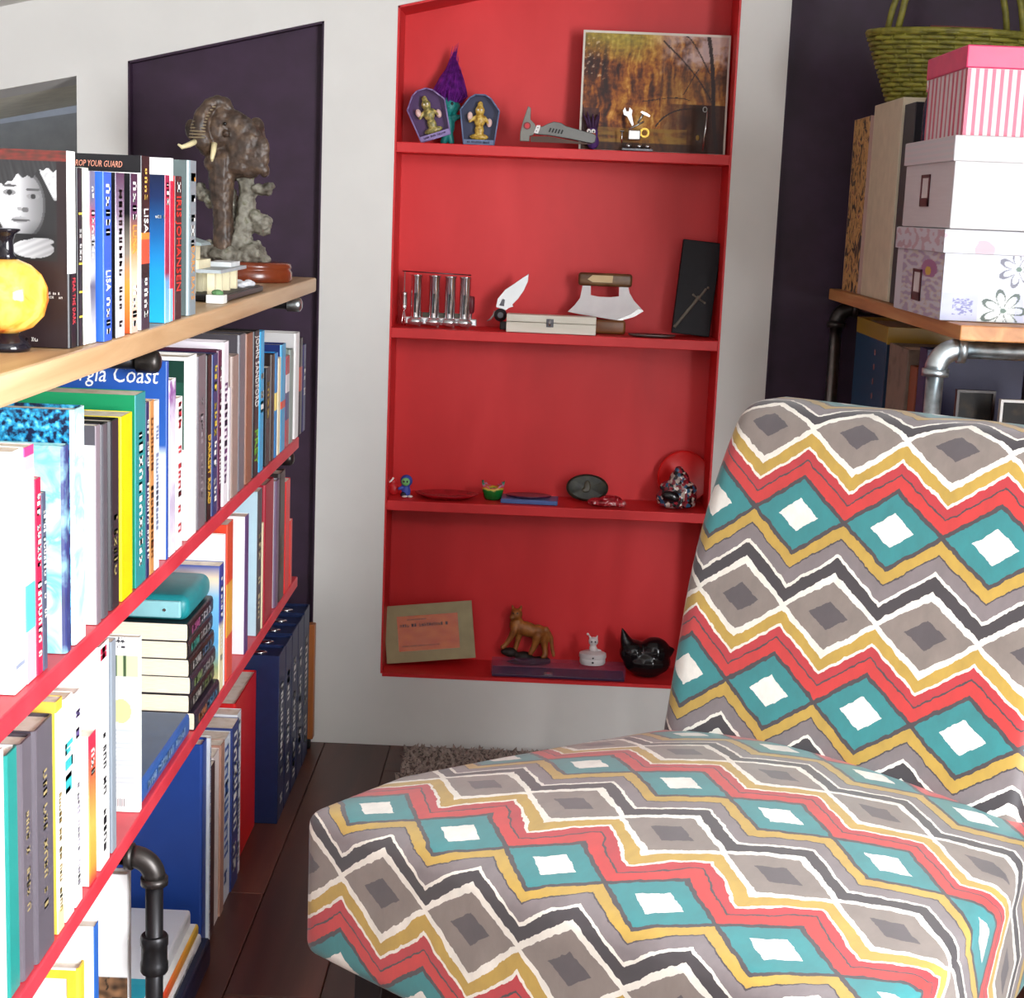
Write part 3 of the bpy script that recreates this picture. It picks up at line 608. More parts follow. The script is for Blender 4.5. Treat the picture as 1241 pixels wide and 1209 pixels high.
# big blue folder, magazines, red box, navy binders
yb2 = max(yB+.03, atX(247, 1000, -.475).y)
def fl(y0, t, x, h, cov, sp, lab, dep=.2, hard=False, deco=()):
    o = book(x, y0, y0+t, FZ, h, dep, M(cov, .4, 0, .03) if isinstance(cov, str) else cov, M(sp, .4, 0, .03) if isinstance(sp, str) else sp, lab, hard); dress(o, deco); return y0+t+.0008
h1 = atX(247, 904, -.475).z
y = fl(yb2, .036, -.478, h1, '#24489c', '#24489c', 'large royal blue album standing on the floor', .22, True)
y = fl(y, .012, -.474, h1-.002, '#e8eef4', '#e4e8ee', 'white magazine beside the blue album', deco=[('marks', '#5a80c0', .95, .05, .5)])
mags = [('#4a2f30', 'thin dark brown magazine on the floor', .010), ('#e8dcd8', 'cream magazine on the floor beside the dark brown one', .016), ('#b88a78', 'thin tan magazine on the floor', .010), ('#dfe6f0', 'white magazine with blue lettering on the floor', .022), ('#31407c', 'navy magazine with white lettering on the floor', .020), ('#e6e8ee', 'thin white magazine with speckled edge beside the red box', .012)]
yr0 = atX(286, 1000, -.487).y
k = (yr0-y-.006)/sum(m[2]+.0008 for m in mags)
for i, (c, lab, t) in enumerate(mags):
    y = fl(y, t*k, -.474-.003*(i % 2), .285+.004*(i % 3), c, c, lab, deco=[('marks', '#2f5fb0' if i == 3 else (W_ if i == 4 else '#8a8a90'), .95, .1, .5)] if i > 2 else ())
yb0 = 2.862
y = fl(y+.001, yb0-y-.005, -.487, .30, '#c8161a', '#d01a1c', 'bright red box file standing on the floor', .22, True)
zb = atY(335, 795, yb0).z; yend = 3.262; tb = (yend-yb0)/5
where = ['nearest the red box file', 'second from the red box file', 'in the middle of five', 'second from the wooden board', 'nearest the wooden board']
M_NAVY = M('#15234a', .38, 0, .06, 60)
for i in range(5):
    o = thing('ring_binder', 'navy blue ring binder with white spine text, '+where[i], 'binder', (-.446, yb0+tb*(i+.5), FZ), group='navy ring binders')
    t2 = tb/2-.0012; h = zb-FZ-.002*(i % 2)
    b = MB(); b.box(-.25, 0, -t2, -t2+.003, 0, h).box(-.25, 0, t2-.003, t2, 0, h).box(-.003, 0, -t2+.003, t2-.003, 0, h); b.build('cover', M_NAVY, o, bevel=.001)
    MB().box(-.235, -.02, -t2+.006, t2-.02, .004, h-.012).build('pages', PAGES, o)
    MB().box(-.2, -.004, -t2+.0035, t2-.0035, h-.008, h-.005).build('top_closure', M_NAVY, o)
    MB().lathe([(.016, 0), (.016, .0015), (.012, .003), (.006, .0032)], (-.05, 0, h-.005), 16, 0, 1.3, .7).build('finger_ring', CHROME, o, True)
    marks(M(W_, .4, 0, 0), o, (.0006, -.004, h*.82), (0, 0, -1), (0, 1, 0), h*.42, .024, 30+i)
    marks(M(W_, .4, 0, 0), o, (.0006, 0, h*.30), (0, 0, -1), (0, 1, 0), h*.22, .026, 60+i)
wb = thing('wooden_board', 'orange-brown wooden board standing on end between the binders and white wall', 'board', (-.462, 3.30, FZ))
MB().box(-.06, .0235, -.012, .012, .022, atY(376, 757, 3.29).z).build('board', WOOD('#8a4a22', '#a8602e', '#b8743c', .4, 5, (1.5, 1.5, .1)), wb, bevel=.002)
MB().lathe([(.012, 0), (.013, .004), (.011, .016), (.009, .0225)], (.006, 0, 0), 14).build('foot', BLACK, wb, True)

# ================================================================== slipper chair
CA = math.radians(-38.2); CL = (-.25, 1.80)
chair = thing('slipper_chair', 'armless upholstered chair in multicoloured zigzag and diamond fabric', 'chair', (CL[0], CL[1], 0), CA)
def fabric():
    m, t, b = newmat('zigzag_diamond_fabric'); n = t.nodes; lk = t.links.new
    def math_(op, a, c=None, clamp=False):
        x = n.new('ShaderNodeMath'); x.operation = op; x.use_clamp = clamp
        for i, v in enumerate((a, c)):
            if v is None: continue
            if isinstance(v, (int, float)): x.inputs[i].default_value = v
            else: lk(v, x.inputs[i])
        return x.outputs[0]
    uv = n.new('ShaderNodeUVMap'); uv.uv_map = 'fabric'
    nz = n.new('ShaderNodeTexNoise'); nz.inputs['Scale'].default_value = 9; nz.inputs['Detail'].default_value = 3; nz.inputs['Roughness'].default_value = .6; lk(uv.outputs[0], nz.inputs['Vector'])
    sp = n.new('ShaderNodeSeparateXYZ'); lk(uv.outputs[0], sp.inputs[0]); sn = n.new('ShaderNodeSeparateColor'); lk(nz.outputs['Color'], sn.inputs[0])
    s = math_('ADD', sp.outputs[0], math_('MULTIPLY', math_('SUBTRACT', sn.outputs[0], .5), .055))
    v = math_('ADD', sp.outputs[1], math_('MULTIPLY', math_('SUBTRACT', sn.outputs[1], .5), .04))
    tri = math_('ABSOLUTE', math_('SUBTRACT', math_('MULTIPLY', math_('FRACT', s), 2), 1))
    tt = math_('FRACT', v); A = .213; at = math_('MULTIPLY', tri, A)
    inv = math_('SUBTRACT', 1, tt)
    q = math_('SUBTRACT', tt, at); p = math_('SUBTRACT', inv, at)
    def ramp(src, lo, hi, stops):
        r = n.new('ShaderNodeValToRGB'); cr = r.color_ramp; cr.interpolation = 'CONSTANT'
        while len(cr.elements) < len(stops): cr.elements.new(.5)
        for e, (pp, c) in zip(cr.elements, stops): e.position = (pp-lo)/(hi-lo); e.color = lin(c)
        lk(math_('DIVIDE', math_('SUBTRACT', src, lo), hi-lo), r.inputs[0]); return r.outputs[0]
    CR, DK_, YE, GY, CHA, CRI, RED = '#f2ece0', '#3a3036', '#bf9a36', '#7d7274', '#30282e', '#bc1826', '#cb1f1c'
    lower = ramp(q, 0, .4, [(0, DK_), (.014, YE), (.084, DK_), (.093, GY), (.178, CR), (.2, CHA), (.278, CR)])
    upper = ramp(p, 0, .4, [(0, DK_), (.014, RED), (.088, DK_), (.099, CRI), (.156, CR), (.174, YE), (.248, CR)])
    dm = math_('ADD', math_('DIVIDE', math_('MINIMUM', tt, inv), A), math_('SUBTRACT', 1, tri))
    teal = ramp(dm, 0, 1.2, [(0, '#f4efe6'), (.44, '#118286'), (.93, DK_)])
    dm2 = math_('ADD', math_('DIVIDE', math_('ABSOLUTE', math_('SUBTRACT', tt, .517)), .19), tri)
    grey = ramp(dm2, 0, 1.2, [(0, '#4e4549'), (.42, '#857870'), (.98, CR)])
    def mix(f, a, c):
        x = n.new('ShaderNodeMix'); x.data_type = 'RGBA'; lk(f, x.inputs[0]); lk(a, x.inputs[6]); lk(c, x.inputs[7]); return x.outputs[2]
    c1 = mix(math_('LESS_THAN', q, .315), grey, lower)
    c2 = mix(math_('LESS_THAN', p, .285), c1, upper)
    ins = math_('MAXIMUM', math_('LESS_THAN', q, 0), math_('LESS_THAN', p, 0))
    c3 = mix(ins, c2, teal)
    n2 = n.new('ShaderNodeTexNoise'); n2.inputs['Scale'].default_value = 5; n2.inputs['Detail'].default_value = 6; n2.inputs['Roughness'].default_value = .65; lk(uv.outputs[0], n2.inputs['Vector'])
    hs = n.new('ShaderNodeHueSaturation'); lk(c3, hs.inputs['Color']); lk(math_('ADD', .58, math_('MULTIPLY', n2.outputs['Fac'], .56)), hs.inputs['Value'])
    lk(hs.outputs[0], b.inputs['Base Color']); b.inputs['Roughness'].default_value = .42; b.inputs['Specular IOR Level'].default_value = .55
    b.inputs['Sheen Weight'].default_value = .22; b.inputs['Sheen Roughness'].default_value = .7
    return m
FAB = fabric()
def padded(name, x0, x1, y0, y1, z0, z1, r, n, shape, uvf):
    """cushion: rounded box from a gridded cube; shape() bends it, uvf(side, cube point, final point) lays the cloth"""
    c = Vector(((x0+x1)/2, (y0+y1)/2, (z0+z1)/2)); hs = Vector(((x1-x0)/2, (y1-y0)/2, (z1-z0)/2)); vs = {}; P = []; F = []; U = []
    def vert(p):
        k = tuple(round(a, 5) for a in p)
        if k in vs: return vs[k]
        inn = Vector([max(-hs[i]+r, min(hs[i]-r, p[i])) for i in range(3)]); d = Vector(p)-inn
        f = inn + (d.normalized()*r if d.length > 1e-9 else d)
        vs[k] = len(P); P.append(shape(c+f)); return vs[k]
    def steps(h):   # finer near the rounded edges
        k = max(4, int(2*(h-r)/.02)); return [-h, -h+r*.25, -h+r*.6] + [-h+r+(2*(h-r))*i/k for i in range(k+1)] + [h-r*.6, h-r*.25, h]
    for ax in range(3):
        a1, a2 = [i for i in range(3) if i != ax]; g1, g2 = steps(hs[a1]), steps(hs[a2])
        for sg in (-1, 1):
            for i in range(len(g1)-1):
                for j in range(len(g2)-1):
                    q = []
                    for (aa, bb) in ((g1[i], g2[j]), (g1[i+1], g2[j]), (g1[i+1], g2[j+1]), (g1[i], g2[j+1])):
                        p = [0, 0, 0]; p[ax] = sg*hs[ax]; p[a1] = aa; p[a2] = bb; q.append(p)
                    ids = [vert(p) for p in q]; F.append(ids); U.append([uvf(ax*2+(sg > 0), c+Vector(p), P[k]) for p, k in zip(q, ids)])
    me = bpy.data.meshes.new(name); me.from_pydata([tuple(p) for p in P], [], F); uvl = me.uv_layers.new(name='fabric')
    k = 0
    for u in U:
        for a in u: uvl.data[k].uv = a; k += 1
    me.materials.append(FAB); bm = bmesh.new(); bm.from_mesh(me); bmesh.ops.recalc_face_normals(bm, faces=bm.faces)
    for f in bm.faces: f.smooth = True
    bm.to_mesh(me); bm.free(); o = bpy.data.objects.new(name, me); COL.objects.link(o); o.parent = chair; return o
PSU, PTV = .1345, .2315
def seat_shape(p):
    x, y, z = p; cr = max(0, 1-((x-.37)/.38)**2)*max(0, 1-((y-.33)/.36)**2)
    if z > .36: z += .050*cr
    k = max(0, y-.16); x += (.33*k if x < .37 else -.14*k)*min(1, abs(x-.37)/.37)
    y -= .012*(1-((p[0]-.37)/.37)**2)*(1 if p[1] < .1 else 0)
    return Vector((x, y, z))
def seat_uv(side, c, f):
    if side == 2: t = 0.0 - (.45-c.z); s = f.x          # front
    elif side == 0: s = f.x - (.45-c.z); t = c.y
    elif side == 1: s = f.x + (.45-c.z); t = c.y
    else: s, t = f.x, c.y
    return ((s-.071)/PSU, (.056-t)/PTV)
padded('seat', 0, .74, 0, .62, .268, .45, .020, 1, seat_shape, seat_uv)
def back_shape(p):
    x, y, z = p; k = max(0, z-.62)/.29; e = (x-.39)/.255
    x += -.042*k*k*e if abs(e) > 0 else 0
    y += .20*(z-.46) - .010*(1-min(1, e*e))*(1 if y < .6 else 0)
    z -= .010*max(0, e)*0
    return Vector((x, y, z))
def back_uv(side, c, f):
    s, z = f.x, c.z
    if side == 5: z = .915 + (c.y-.55)
    elif side == 0: s = f.x - (c.y-.55)
    elif side == 1: s = f.x + (c.y-.55)
    return ((s-.297)/PSU, (.776-z)/PTV)
padded('backrest', .128, .652, .55, .665, .34, .915, .034, 1, back_shape, back_uv)
M_LEG = M('#1c1414', .35)
for lx, ly in ((.07, .07), (.67, .07), (.16, .56), (.62, .56)):
    b = MB(); sx = -1 if lx < .3 else 1; sy = -1 if ly < .3 else 1
    rg = [[(lx+sx*.012*(1-k)+dx*w_, ly+sy*.012*(1-k)+dy*w_, 0.272*k) for dx, dy in ((-1, -1), (1, -1), (1, 1), (-1, 1))] for k, w_ in ((0, .013), (.5, .018), (1, .024))]
    b.ring(rg).build('leg', M_LEG, chair, bevel=.002)
MB().box(.08, .66, .05, .57, .245, .270).build('seat_frame', M_LEG, chair)
# shaggy rug under the chair
rg_ = atZ(489, 905, 0); x0, x1, y0, y1 = rg_.x+.01, .56, 2.40, rg_.y-.02
rug = thing('shag_rug', 'grey-beige shaggy rug on the dark floor by the white wall', 'rug', ((x0+x1)/2, (y0+y1)/2, .0005))
cx_, cy_ = (x0+x1)/2, (y0+y1)/2
MB().box(x0-cx_, x1-cx_, y0-cy_, y1-cy_, 0, .008).build('rug_backing', M('#6f625c', .9), rug)
b = MB(); rr = random.Random(3)
nx_, ny_ = int((x1-x0)/.009), int((y1-y0)/.009)
for i in range(nx_+1):
    for j in range(ny_+1):
        x = x0-cx_+i*.009+rr.uniform(-.006, .006); y = y0-cy_+j*.009+rr.uniform(-.006, .006); h = rr.uniform(.012, .019); dx, dy = rr.uniform(-.008, .008), rr.uniform(-.008, .008); a = rr.uniform(0, 6); w_ = .006
        b.add([(x+w_*math.cos(a), y+w_*math.sin(a), .007), (x+w_*math.cos(a+2.1), y+w_*math.sin(a+2.1), .007), (x+w_*math.cos(a+4.2), y+w_*math.sin(a+4.2), .007), (x+dx, y+dy, h)], [(0, 1, 3), (1, 2, 3), (2, 0, 3)])
tag(b.build('rug_pile', MOTTLE(('#85756c', '#a3938a', '#b8a99f'), 90, .9), rug), kind='stuff')

# ================================================================== pipe shelf on the right
RX0, RZT = .598, 1.022
rs = thing('pipe_shelf', 'wooden shelf on galvanised pipe legs carrying storage boxes', 'shelf', (RX0+.22, 2.81, 0)); RO = Vector((RX0+.22, 2.81, 0))
def RL(x, y, z): return (x-RO.x, y-RO.y, z)
M_FIR = WOOD('#a5693a', '#bf8049', '#d3a166', .45, 5, (1.6, .1, 1.6))
for z1_, th in ((RZT, .022), (.70, .022), (.36, .022)):
    MB().box(RX0-RO.x, RX0+.44-RO.x, 2.282-RO.y, 3.33-RO.y, z1_-th, z1_).build('shelf_board', M_FIR, rs, bevel=.002)
r = .0125
def rleg(x, y, zt, mat, fit):
    MB().tube([RL(x, y, 0), RL(x, y, zt-.03)], r, 14).build('pipe_leg', mat, rs, True)
    b = MB(); elbow(b, RL(x, y, zt), (0, 0, -1), (1, 0, 0), r, .030); b.build('elbow_fitting', fit, rs, True)
    MB().tube([RL(x+.03, y, zt), RL(RX0+.43, y, zt)], r, 14).build('cross_pipe', mat, rs, True)
pq = atZ(1133, 440, .984)
fy = 2.325; fx = atY(1131, 480, fy).x
rleg(fx, fy, .984-.0, GALV, GALV)
ry = 3.31; rx_ = atY(1010, 440, ry).x
rleg(rx_, ry, .984, M('#8d8a88', .3, 1, .1, 70), M_IRON)
for y_ in (2.325, 3.31): MB().tube([RL(RX0+.425, y_, 0), RL(RX0+.425, y_, .985)], r, 12).build('pipe_leg', GALV, rs, True)
# ---- on it: books with spines to the room
G = RZT+.0008
def rbook(px0, px1, py, top, lean, cov, sp, lab, X_, dep=.2, cat='book', z=G):
    """spine faces -X; px0/px1 the far and near spine edge at image height py"""
    y1_, y0_ = atX(px0, py, X_).y, atX(px1, py, X_).y; h = atX((px0+px1)/2, top, X_).z - z; t = y1_-y0_
    o = thing('book' if cat == 'book' else cat.replace(' ', '_'), lab, cat, (X_, (y0_+y1_)/2, z)); t2 = t/2
    b = MB(); b.box(0, dep, -t2, -t2+.003, 0, h, 0).box(0, dep, t2-.003, t2, 0, h, 0).box(0, .004, -t2+.003, t2-.003, 0, h, 1); b.build('cover', [cov, sp], o, bevel=.001)
    MB().box(.004, dep-.004, -t2+.003, t2-.003, .004, h-.006).build('pages', PAGES, o); return o, y0_, y1_, h
FLOR = MOTTLE(('#2a2028', '#3a2a2c', '#c79a5c', '#d8b070', '#8a4a4a', '#b88a50'), 30, .5, dist=1.6, detail=5, interp='CONSTANT')
A = rbook(1024, 1044, 300, 146, 0, M('#c8a490', .5), FLOR, 'album with a dark floral pattern on tan, standing by the purple wall', .612)
MB().box(-.0015, .03, -(A[2]-A[1])/2-.0006, -(A[2]-A[1])/2, 0, A[3]).build('cloth_corner', M('#c9a79c', .6), A[0])
B_ = rbook(1047, 1080, 300, 127, 0, M('#d6cbb2', .6), M('#cfc3a8', .6), 'thick beige album beside the floral one', .612)
C_ = rbook(1083, 1096, 300, 129, 0, M('#23232b', .35), M('#1d1c24', .35), 'tall black binder beside the beige album', .612)
D_ = rbook(1097.5, 1103, 330, 268, 0, M('#6d5a64', .5), M('#5d4c56', .5), 'short mauve-grey notebook between the black binder and the photo boxes', .612, .14)
# ---- photo boxes
c0 = atZ(1138.5, 388, G); bx, by0 = c0.x, c0.y
def lidded(name, label, x, y0, y1, wdt, z, h, lidh, mats, lid_mats, over=.004):
    o = thing(name, label, 'box', (x+wdt/2, (y0+y1)/2, z)); l2 = (y1-y0)/2
    MB().box(-wdt/2, wdt/2, -l2, l2, 0, h-.003).build('box_body', mats, o, bevel=.0015)
    MB().box(-wdt/2-over, wdt/2+over, -l2-over, l2+over, h-lidh, h).build('lid', lid_mats, o, bevel=.002); return o
ylen = (D_[1]-by0-.012); h_low = atY(1139.5, 277, by0).z-G
WB = .27
def quilt(u, v):
    x, y = u, v
    c = [196, 200, 212]; n = noise.noise((x*14.3, y*14.1, 1.5))
    if y < .42: c = [176, 180, 206] if int(x*5) % 2 == 0 else [198, 204, 204]
    if x > .45 and y > .42: c = [204, 198, 208]
    if x > .45 and y > .42 and ((x*34) % 1 < .25 or (y*30) % 1 < .25): c = [160, 152, 180]
    if .06 < x < .17 and .08 < y < .34 and noise.noise((x*60.3, y*60.7, 4.4)) > .0: c = [104, 104, 160]
    for (fx_, fy_, rad, colr) in ((.335, .17, .30, (40, 62, 52)), (.40, .80, .26, (90, 90, 110))):
        dx, dy = (x-fx_)*2.57, y-fy_; rr_ = math.hypot(dx, dy); an = math.atan2(dy, dx); pet = abs(math.cos(an*3.5))**.6*rad
        if abs(rr_-pet) < .030 and rr_ > .03: c = list(colr)
        elif rr_ < .04: c = [70, 100, 84]
    return [a+6*n for a in c]
def quilt2(u, v):
    n = noise.noise((u*9, v*16, 6)); c = [166, 152, 182] if n > .12 else ([198, 192, 186] if n > -.1 else [200, 202, 212])
    if ((u-.72)/.16)**2+((v-.74)/.14)**2 < 1: c = [160, 104, 148]
    if ((u-.70)/.06)**2+((v-.70)/.07)**2 < 1: c = [206, 172, 72]
    if u < .14: c = [204, 204, 212]
    return c
WHT = M('#d0ced4', .5); lo = lidded('photo_box', 'lilac patchwork photo box with a drawn flower, lowest of the stacked boxes', bx, by0, by0+ylen, WB, G, h_low, .034, WHT, WHT)
def faces_print(o, wdt, ylen, z0, z1, f1, f2, e=.0006):
    if f1: paint('printed_front', (-wdt/2, -ylen/2-e, z0), (wdt, 0, 0), (0, 0, z1-z0), 220, 100, f1, o)
    if f2: paint('printed_end', (-wdt/2-e, ylen/2, z0), (0, -ylen, 0), (0, 0, z1-z0), 60, 70, f2, o)
faces_print(lo, WB, ylen, .001, h_low-.0345, quilt, quilt2)
faces_print(lo, WB+.008, ylen+.008, h_low-.0335, h_low-.001, lambda u, v: [200+6*noise.noise((u*8, v*3, 2)), 202, 212] if noise.noise((u*7, v*2, 9)) < .28 else [186, 160, 172], lambda u, v: (186, 160, 172) if noise.noise((u*14, v*3, 2)) > .1 else (200, 202, 212))
def label_holder(o, wdt, zc_, off=0.0, w2=.027, h2=.024):
    b = MB(); x = -wdt/2-.0008
    for (y0, y1, z0, z1) in ((-w2, w2, -h2, -h2+.013), (-w2, w2, h2-.005, h2), (-w2, -w2+.006, -h2, h2), (w2-.006, w2, -h2, h2)): b.box(x-.0022, x, y0+off, y1+off, zc_+z0, zc_+z1)
    b.build('label_holder', M('#5d3238', .35, .5), o, bevel=.0006); MB().box(x-.0008, x, -w2+.005+off, w2-.005+off, zc_-h2+.012, zc_+h2-.004).build('label_card', M('#d8d0d0', .6), o)
label_holder(lo, WB, h_low*.34)
z2 = G+h_low+.0008; c1 = atY(1148, 163, by0-.005); h_mid = c1.z-z2
def oldrose(u, v): n = noise.noise((u*3, v*30, 3)); return (206+5*n, 203+5*n, 206+5*n)
mid = lidded('photo_box', 'plain white photo box with a brown label holder, under the pink striped box', bx+.002, by0-.004, by0+ylen-.006, WB, z2, h_mid, .036, M('#d2d0d2', .5), M('#d6d4d6', .5))
faces_print(mid, WB, ylen-.002, .001, h_mid-.0365, None, oldrose)
faces_print(mid, WB+.008, ylen+.006, h_mid-.0355, h_mid-.001, None, lambda u, v: (206+5*math.sin(v*26), 202, 207))
label_holder(mid, WB, h_mid*.42, .01)
z3_ = z2+h_mid+.0008; c2 = atY(1168, 164, by0+.02); c3 = atY(1176, 54, by0+.02); h_top = c3.z-z3_
def stripes(u, v): return (206, 82, 112) if (u*17) % 1 < .42 else (214, 206, 208)
def stripes2(u, v): return stripes(u*.55, v)
px_ = atY(1170, 120, by0+.02).x
bz = z3_+.0002; bq = atZ(1126, 171, bz); byb = by0+ylen-.028; bxb = xat2(1126, bz, byb)
bt = thing('bottle', 'small dark navy bottle with a silver cap standing behind the pink striped box', 'bottle', (bxb, byb, bz)); hb = atY(1128, 97, byb).z-bz
MB().lathe([(.0125, 0), (.0135, .003), (.0135, hb*.55), (.0125, hb*.64), (.0095, hb*.74), (.0092, hb*.80)], n=20).build('glass', M('#171a38', .15, 0, 0), bt, True)
MB().lathe([(.0105, hb*.80), (.0115, hb*.81), (.0115, hb*.98), (.0095, hb)], n=20).build('cap', CHROME, bt, True)
MB().box(.0095, .0145, -.012, -.008, hb*.70, hb*.79).build('tag', M('#a5602c', .5), bt)
pk = lidded('gift_box', 'pink and white striped box with a hot pink lid, on top of the photo boxes', px_, by0+.02, by0+ylen-.055, .20, z3_, h_top, .032, M('#f4e6ea', .4), M('#dc3a6c', .35))
faces_print(pk, .20, ylen-.075, .001, h_top-.0325, stripes, stripes2)
# ---- green woven basket on the albums
zb_ = G+max(B_[3], C_[3])+.0015; by_ = (B_[1]+B_[2])/2+.0
pbk = atY(1118, 80, by_)
bk = thing('wicker_basket', 'olive green woven basket with looped handles standing on the albums', 'basket', (pbk.x+.055, by_+.02, zb_))
M_WICK = MOTTLE(('#57521a', '#757022', '#8b842c'), 60, .55)
hB = atY(1060, 38, by_).z-zb_; aw0, aw1, ad0, ad1 = .105, .150, .055, .085
def ell(k, a, rr=0): return ((aw0+(aw1-aw0)*k+rr)*math.cos(a), (ad0+(ad1-ad0)*k+rr)*math.sin(a))
b = MB(); NS = 30; rows = 15
for i in range(rows):
    k = (i+.5)/rows; P = []
    for j in range(NS*2+1):
        a = 2*PI*j/(NS*2); rr_ = .0032*(1 if (((j+1)//2+i) % 2 == 0) else -1); x, y = ell(k, a, rr_); P.append((x, y, hB*k))
    b.tube(P, .0044, 6)
b.build('woven_strands', M_WICK, bk, True)
b = MB()
for j in range(NS):
    a = 2*PI*j/NS; b.tube([(*ell(0, a), .001), (*ell(1, a), hB)], .0025, 5)
b.build('stakes', M_WICK, bk, True)
b = MB(); b.tube([(*ell(1, 2*PI*j/48, .001), hB) for j in range(49)], .0055, 7); b.build('rim', M_WICK, bk, True)
b = MB(); b.lathe([(1, .0005), (1, .004)], (0, 0, 0), 36, 0, aw0, ad0); b.build('bottom', M_WICK, bk)
for sx in (-1, 1):
    b = MB(); P = [(sx*(aw1-.018)-sx*.055*(1-math.cos(t))*.9, -.055*math.cos(t)*1.0+0, hB-.01+.16*math.sin(t)) for t in [PI*i/14 for i in range(15)]]
    P = [(sx*(.112-.045*math.sin(PI*i/14)), -.05*math.cos(PI*i/14), hB-.012+.17*math.sin(PI*i/14)**.7) for i in range(15)]
    b.tube(P, .006, 8); b.build('handle', M_WICK, bk, True)
b = MB(); b.box(-.02, .145, .02, .028, hB-.03, hB+.012)
br = thing('folded_paper', 'rusty red folded card sticking up out of the green basket', 'card', (pbk.x+.065, by_+.03, zb_+.0055)); MB().box(-.05, .06, -.004, .004, 0, hB+.012).build('card', M('#6d2a1c', .6), br)
# ---- under the right board
def under(px0, px1, top, py, X_, cov, sp, lab, dep=.16):
    return rbook(px0, px1, py, top, 0, cov, sp, lab, X_, dep, 'book', .7008)
U1 = under(1034, 1072, 388, 450, .640, BD((0, '#16324e'), (.86, '#16324e'), (.88, '#b08a2c')), BD((0, '#1a4468'), (.87, '#1a4468'), (.89, '#a88a30')), 'deep blue book with a mustard band and dotted spine, under the wooden shelf')
t_ = (U1[2]-U1[1])
for i in range(7): MB().ball((-.001, -t_*.18, U1[3]*(.2+.1*i)), (.0012, .006, .006), 8, 5).build('spine_dot', M('#8a5a5c', .5), U1[0])
U2 = under(1075, 1098, 418, 460, .635, MOTTLE(('#6d5c52', '#7d6c60', '#54483f'), 30), MOTTLE(('#6d5c52', '#85705f', '#4a3d36'), 26), 'brown mottled book beside the deep blue one under the wooden shelf')
U3 = under(1101, 1110, 443, 470, .64, M('#7c3f24', .5), M('#8a4a2c', .5), 'rust orange book under the wooden shelf')
U4 = under(1111, 1120, 420, 470, .64, M('#2c2a4a', .5), M('#34305a', .5), 'dark violet book beside the rust orange one under the wooden shelf')
for (xa, xb_, tp, lab, fr) in ((1158, 1205, 472, 'dark wooden picture frame standing under the shelf', '#2c1a16'), (1212, 1300, 484, 'black picture frame with a pale edge and a gold figure under the shelf', '#c8c4c0')):
    yy = 2.44 if xa > 1200 else 2.50; p0 = atY(xa, 500, yy); p1 = atY(xb_, 500, yy); zt = atY(xa, tp, yy).z
    o = thing('picture_frame', lab, 'frame', ((p0.x+p1.x)/2, yy, .7008)); w2 = (p1.x-p0.x)/2; h = zt-.7008
    b = MB(); b.box(-w2, w2, 0, .012, 0, .01).box(-w2, w2, 0, .012, h-.004, h).box(-w2, -w2+.004, 0, .012, .01, h-.004).box(w2-.004, w2, 0, .012, .01, h-.004); b.build('frame', M(fr, .4), o)
    MB().box(-w2+.004, w2-.004, .005, .011, .01, h-.004).build('picture', MOTTLE(('#0f0d10', '#15110f', '#3a2c1a'), 40, .7), o)

# ================================================================== things on the pine top board
pv = atZ(8, 424, ZT)
vs_ = thing('bud_vase', 'round amber glass bud vase with black neck and foot beside the portrait book', 'vase', (pv.x, pv.y, ZT))
MB().lathe([(.022, 0), (.023, .003), (.020, .009), (.013, .014), (.012, .017)], n=28).build('foot', M('#17141c', .12), vs_, True)
MB().lathe([(.012, .017), (.026, .023), (.036, .034), (.0405, .050), (.0395, .062), (.034, .074), (.024, .083), (.012, .088)], n=36).build('body', MOTTLE(('#cc4420', '#eda03a', '#f4c460', '#f0b048'), 26, .12, dist=1.2), vs_, True)
MB().lathe([(.012, .088), (.0085, .093), (.0078, .106), (.010, .112), (.0145, .1155), (.0145, .117), (.010, .1175)], n=28).build('neck', M('#141118', .1), vs_, True)
# elephant ornament
pe = atZ(304, 331, ZT); ex, ey = -.552, 3.06
el = thing('elephant_ornament', 'bronze-brown elephant ornament with raised trunk on a round wooden plinth', 'ornament', (ex, ey, ZT))
MB().lathe([(.97, 0), (.995, .004), (1, .018), (.965, .022), (.96, .024), (.985, .027), (.97, .033), (.93, .036)], n=48, sx=.088, sy=.072).build('plinth', WOOD('#5a2412', '#74321a', '#874022', .22, 4, (1, .2, 1)), el, .8)
K = .00157
def E(px, py, y=0): return Vector(((px-304)*K+.0, y, .036+(316-py)*K))
BRONZE = MOTTLE(('#2a211c', '#4a3a30', '#6b5644'), 55, .45, bump=.5); ROCK = MOTTLE(('#3b362c', '#6f6a5e', '#8f8c80', '#5a5a3c'), 45, .6, bump=.5)
blob('tree_base', [(E(285, 308), (.05, .045, .018)), (E(312, 306, -.01), (.028, .032, .02)), (E(262, 304, -.01), (.022, .02, .018)), [(E(296, 305), .03), (E(298, 285), .022), (E(303, 262), .019), (E(306, 240), .016), (E(302, 215), .016)],
     [(E(285, 300, .01), .026), (E(284, 270, .01), .018), (E(283, 240, .02), .015)], (E(322, 272), (.022, .018, .020)), (E(330, 268, -.006), (.011, .012, .012)), (E(316, 262, -.01), (.014, .014, .012)), (E(322, 231), (.022, .02, .011)), (E(332, 227), (.009, .012, .008)),
     (E(252, 240, .01), (.016, .016, .012)), (E(247, 233, .012), (.011, .012, .012)), (E(262, 246), (.016, .014, .012)), [(E(258, 300), .012), (E(255, 312), .012)], [(E(318, 300), .014), (E(326, 313), .012)]], ROCK, el, .0026, 1, .0045, 65)
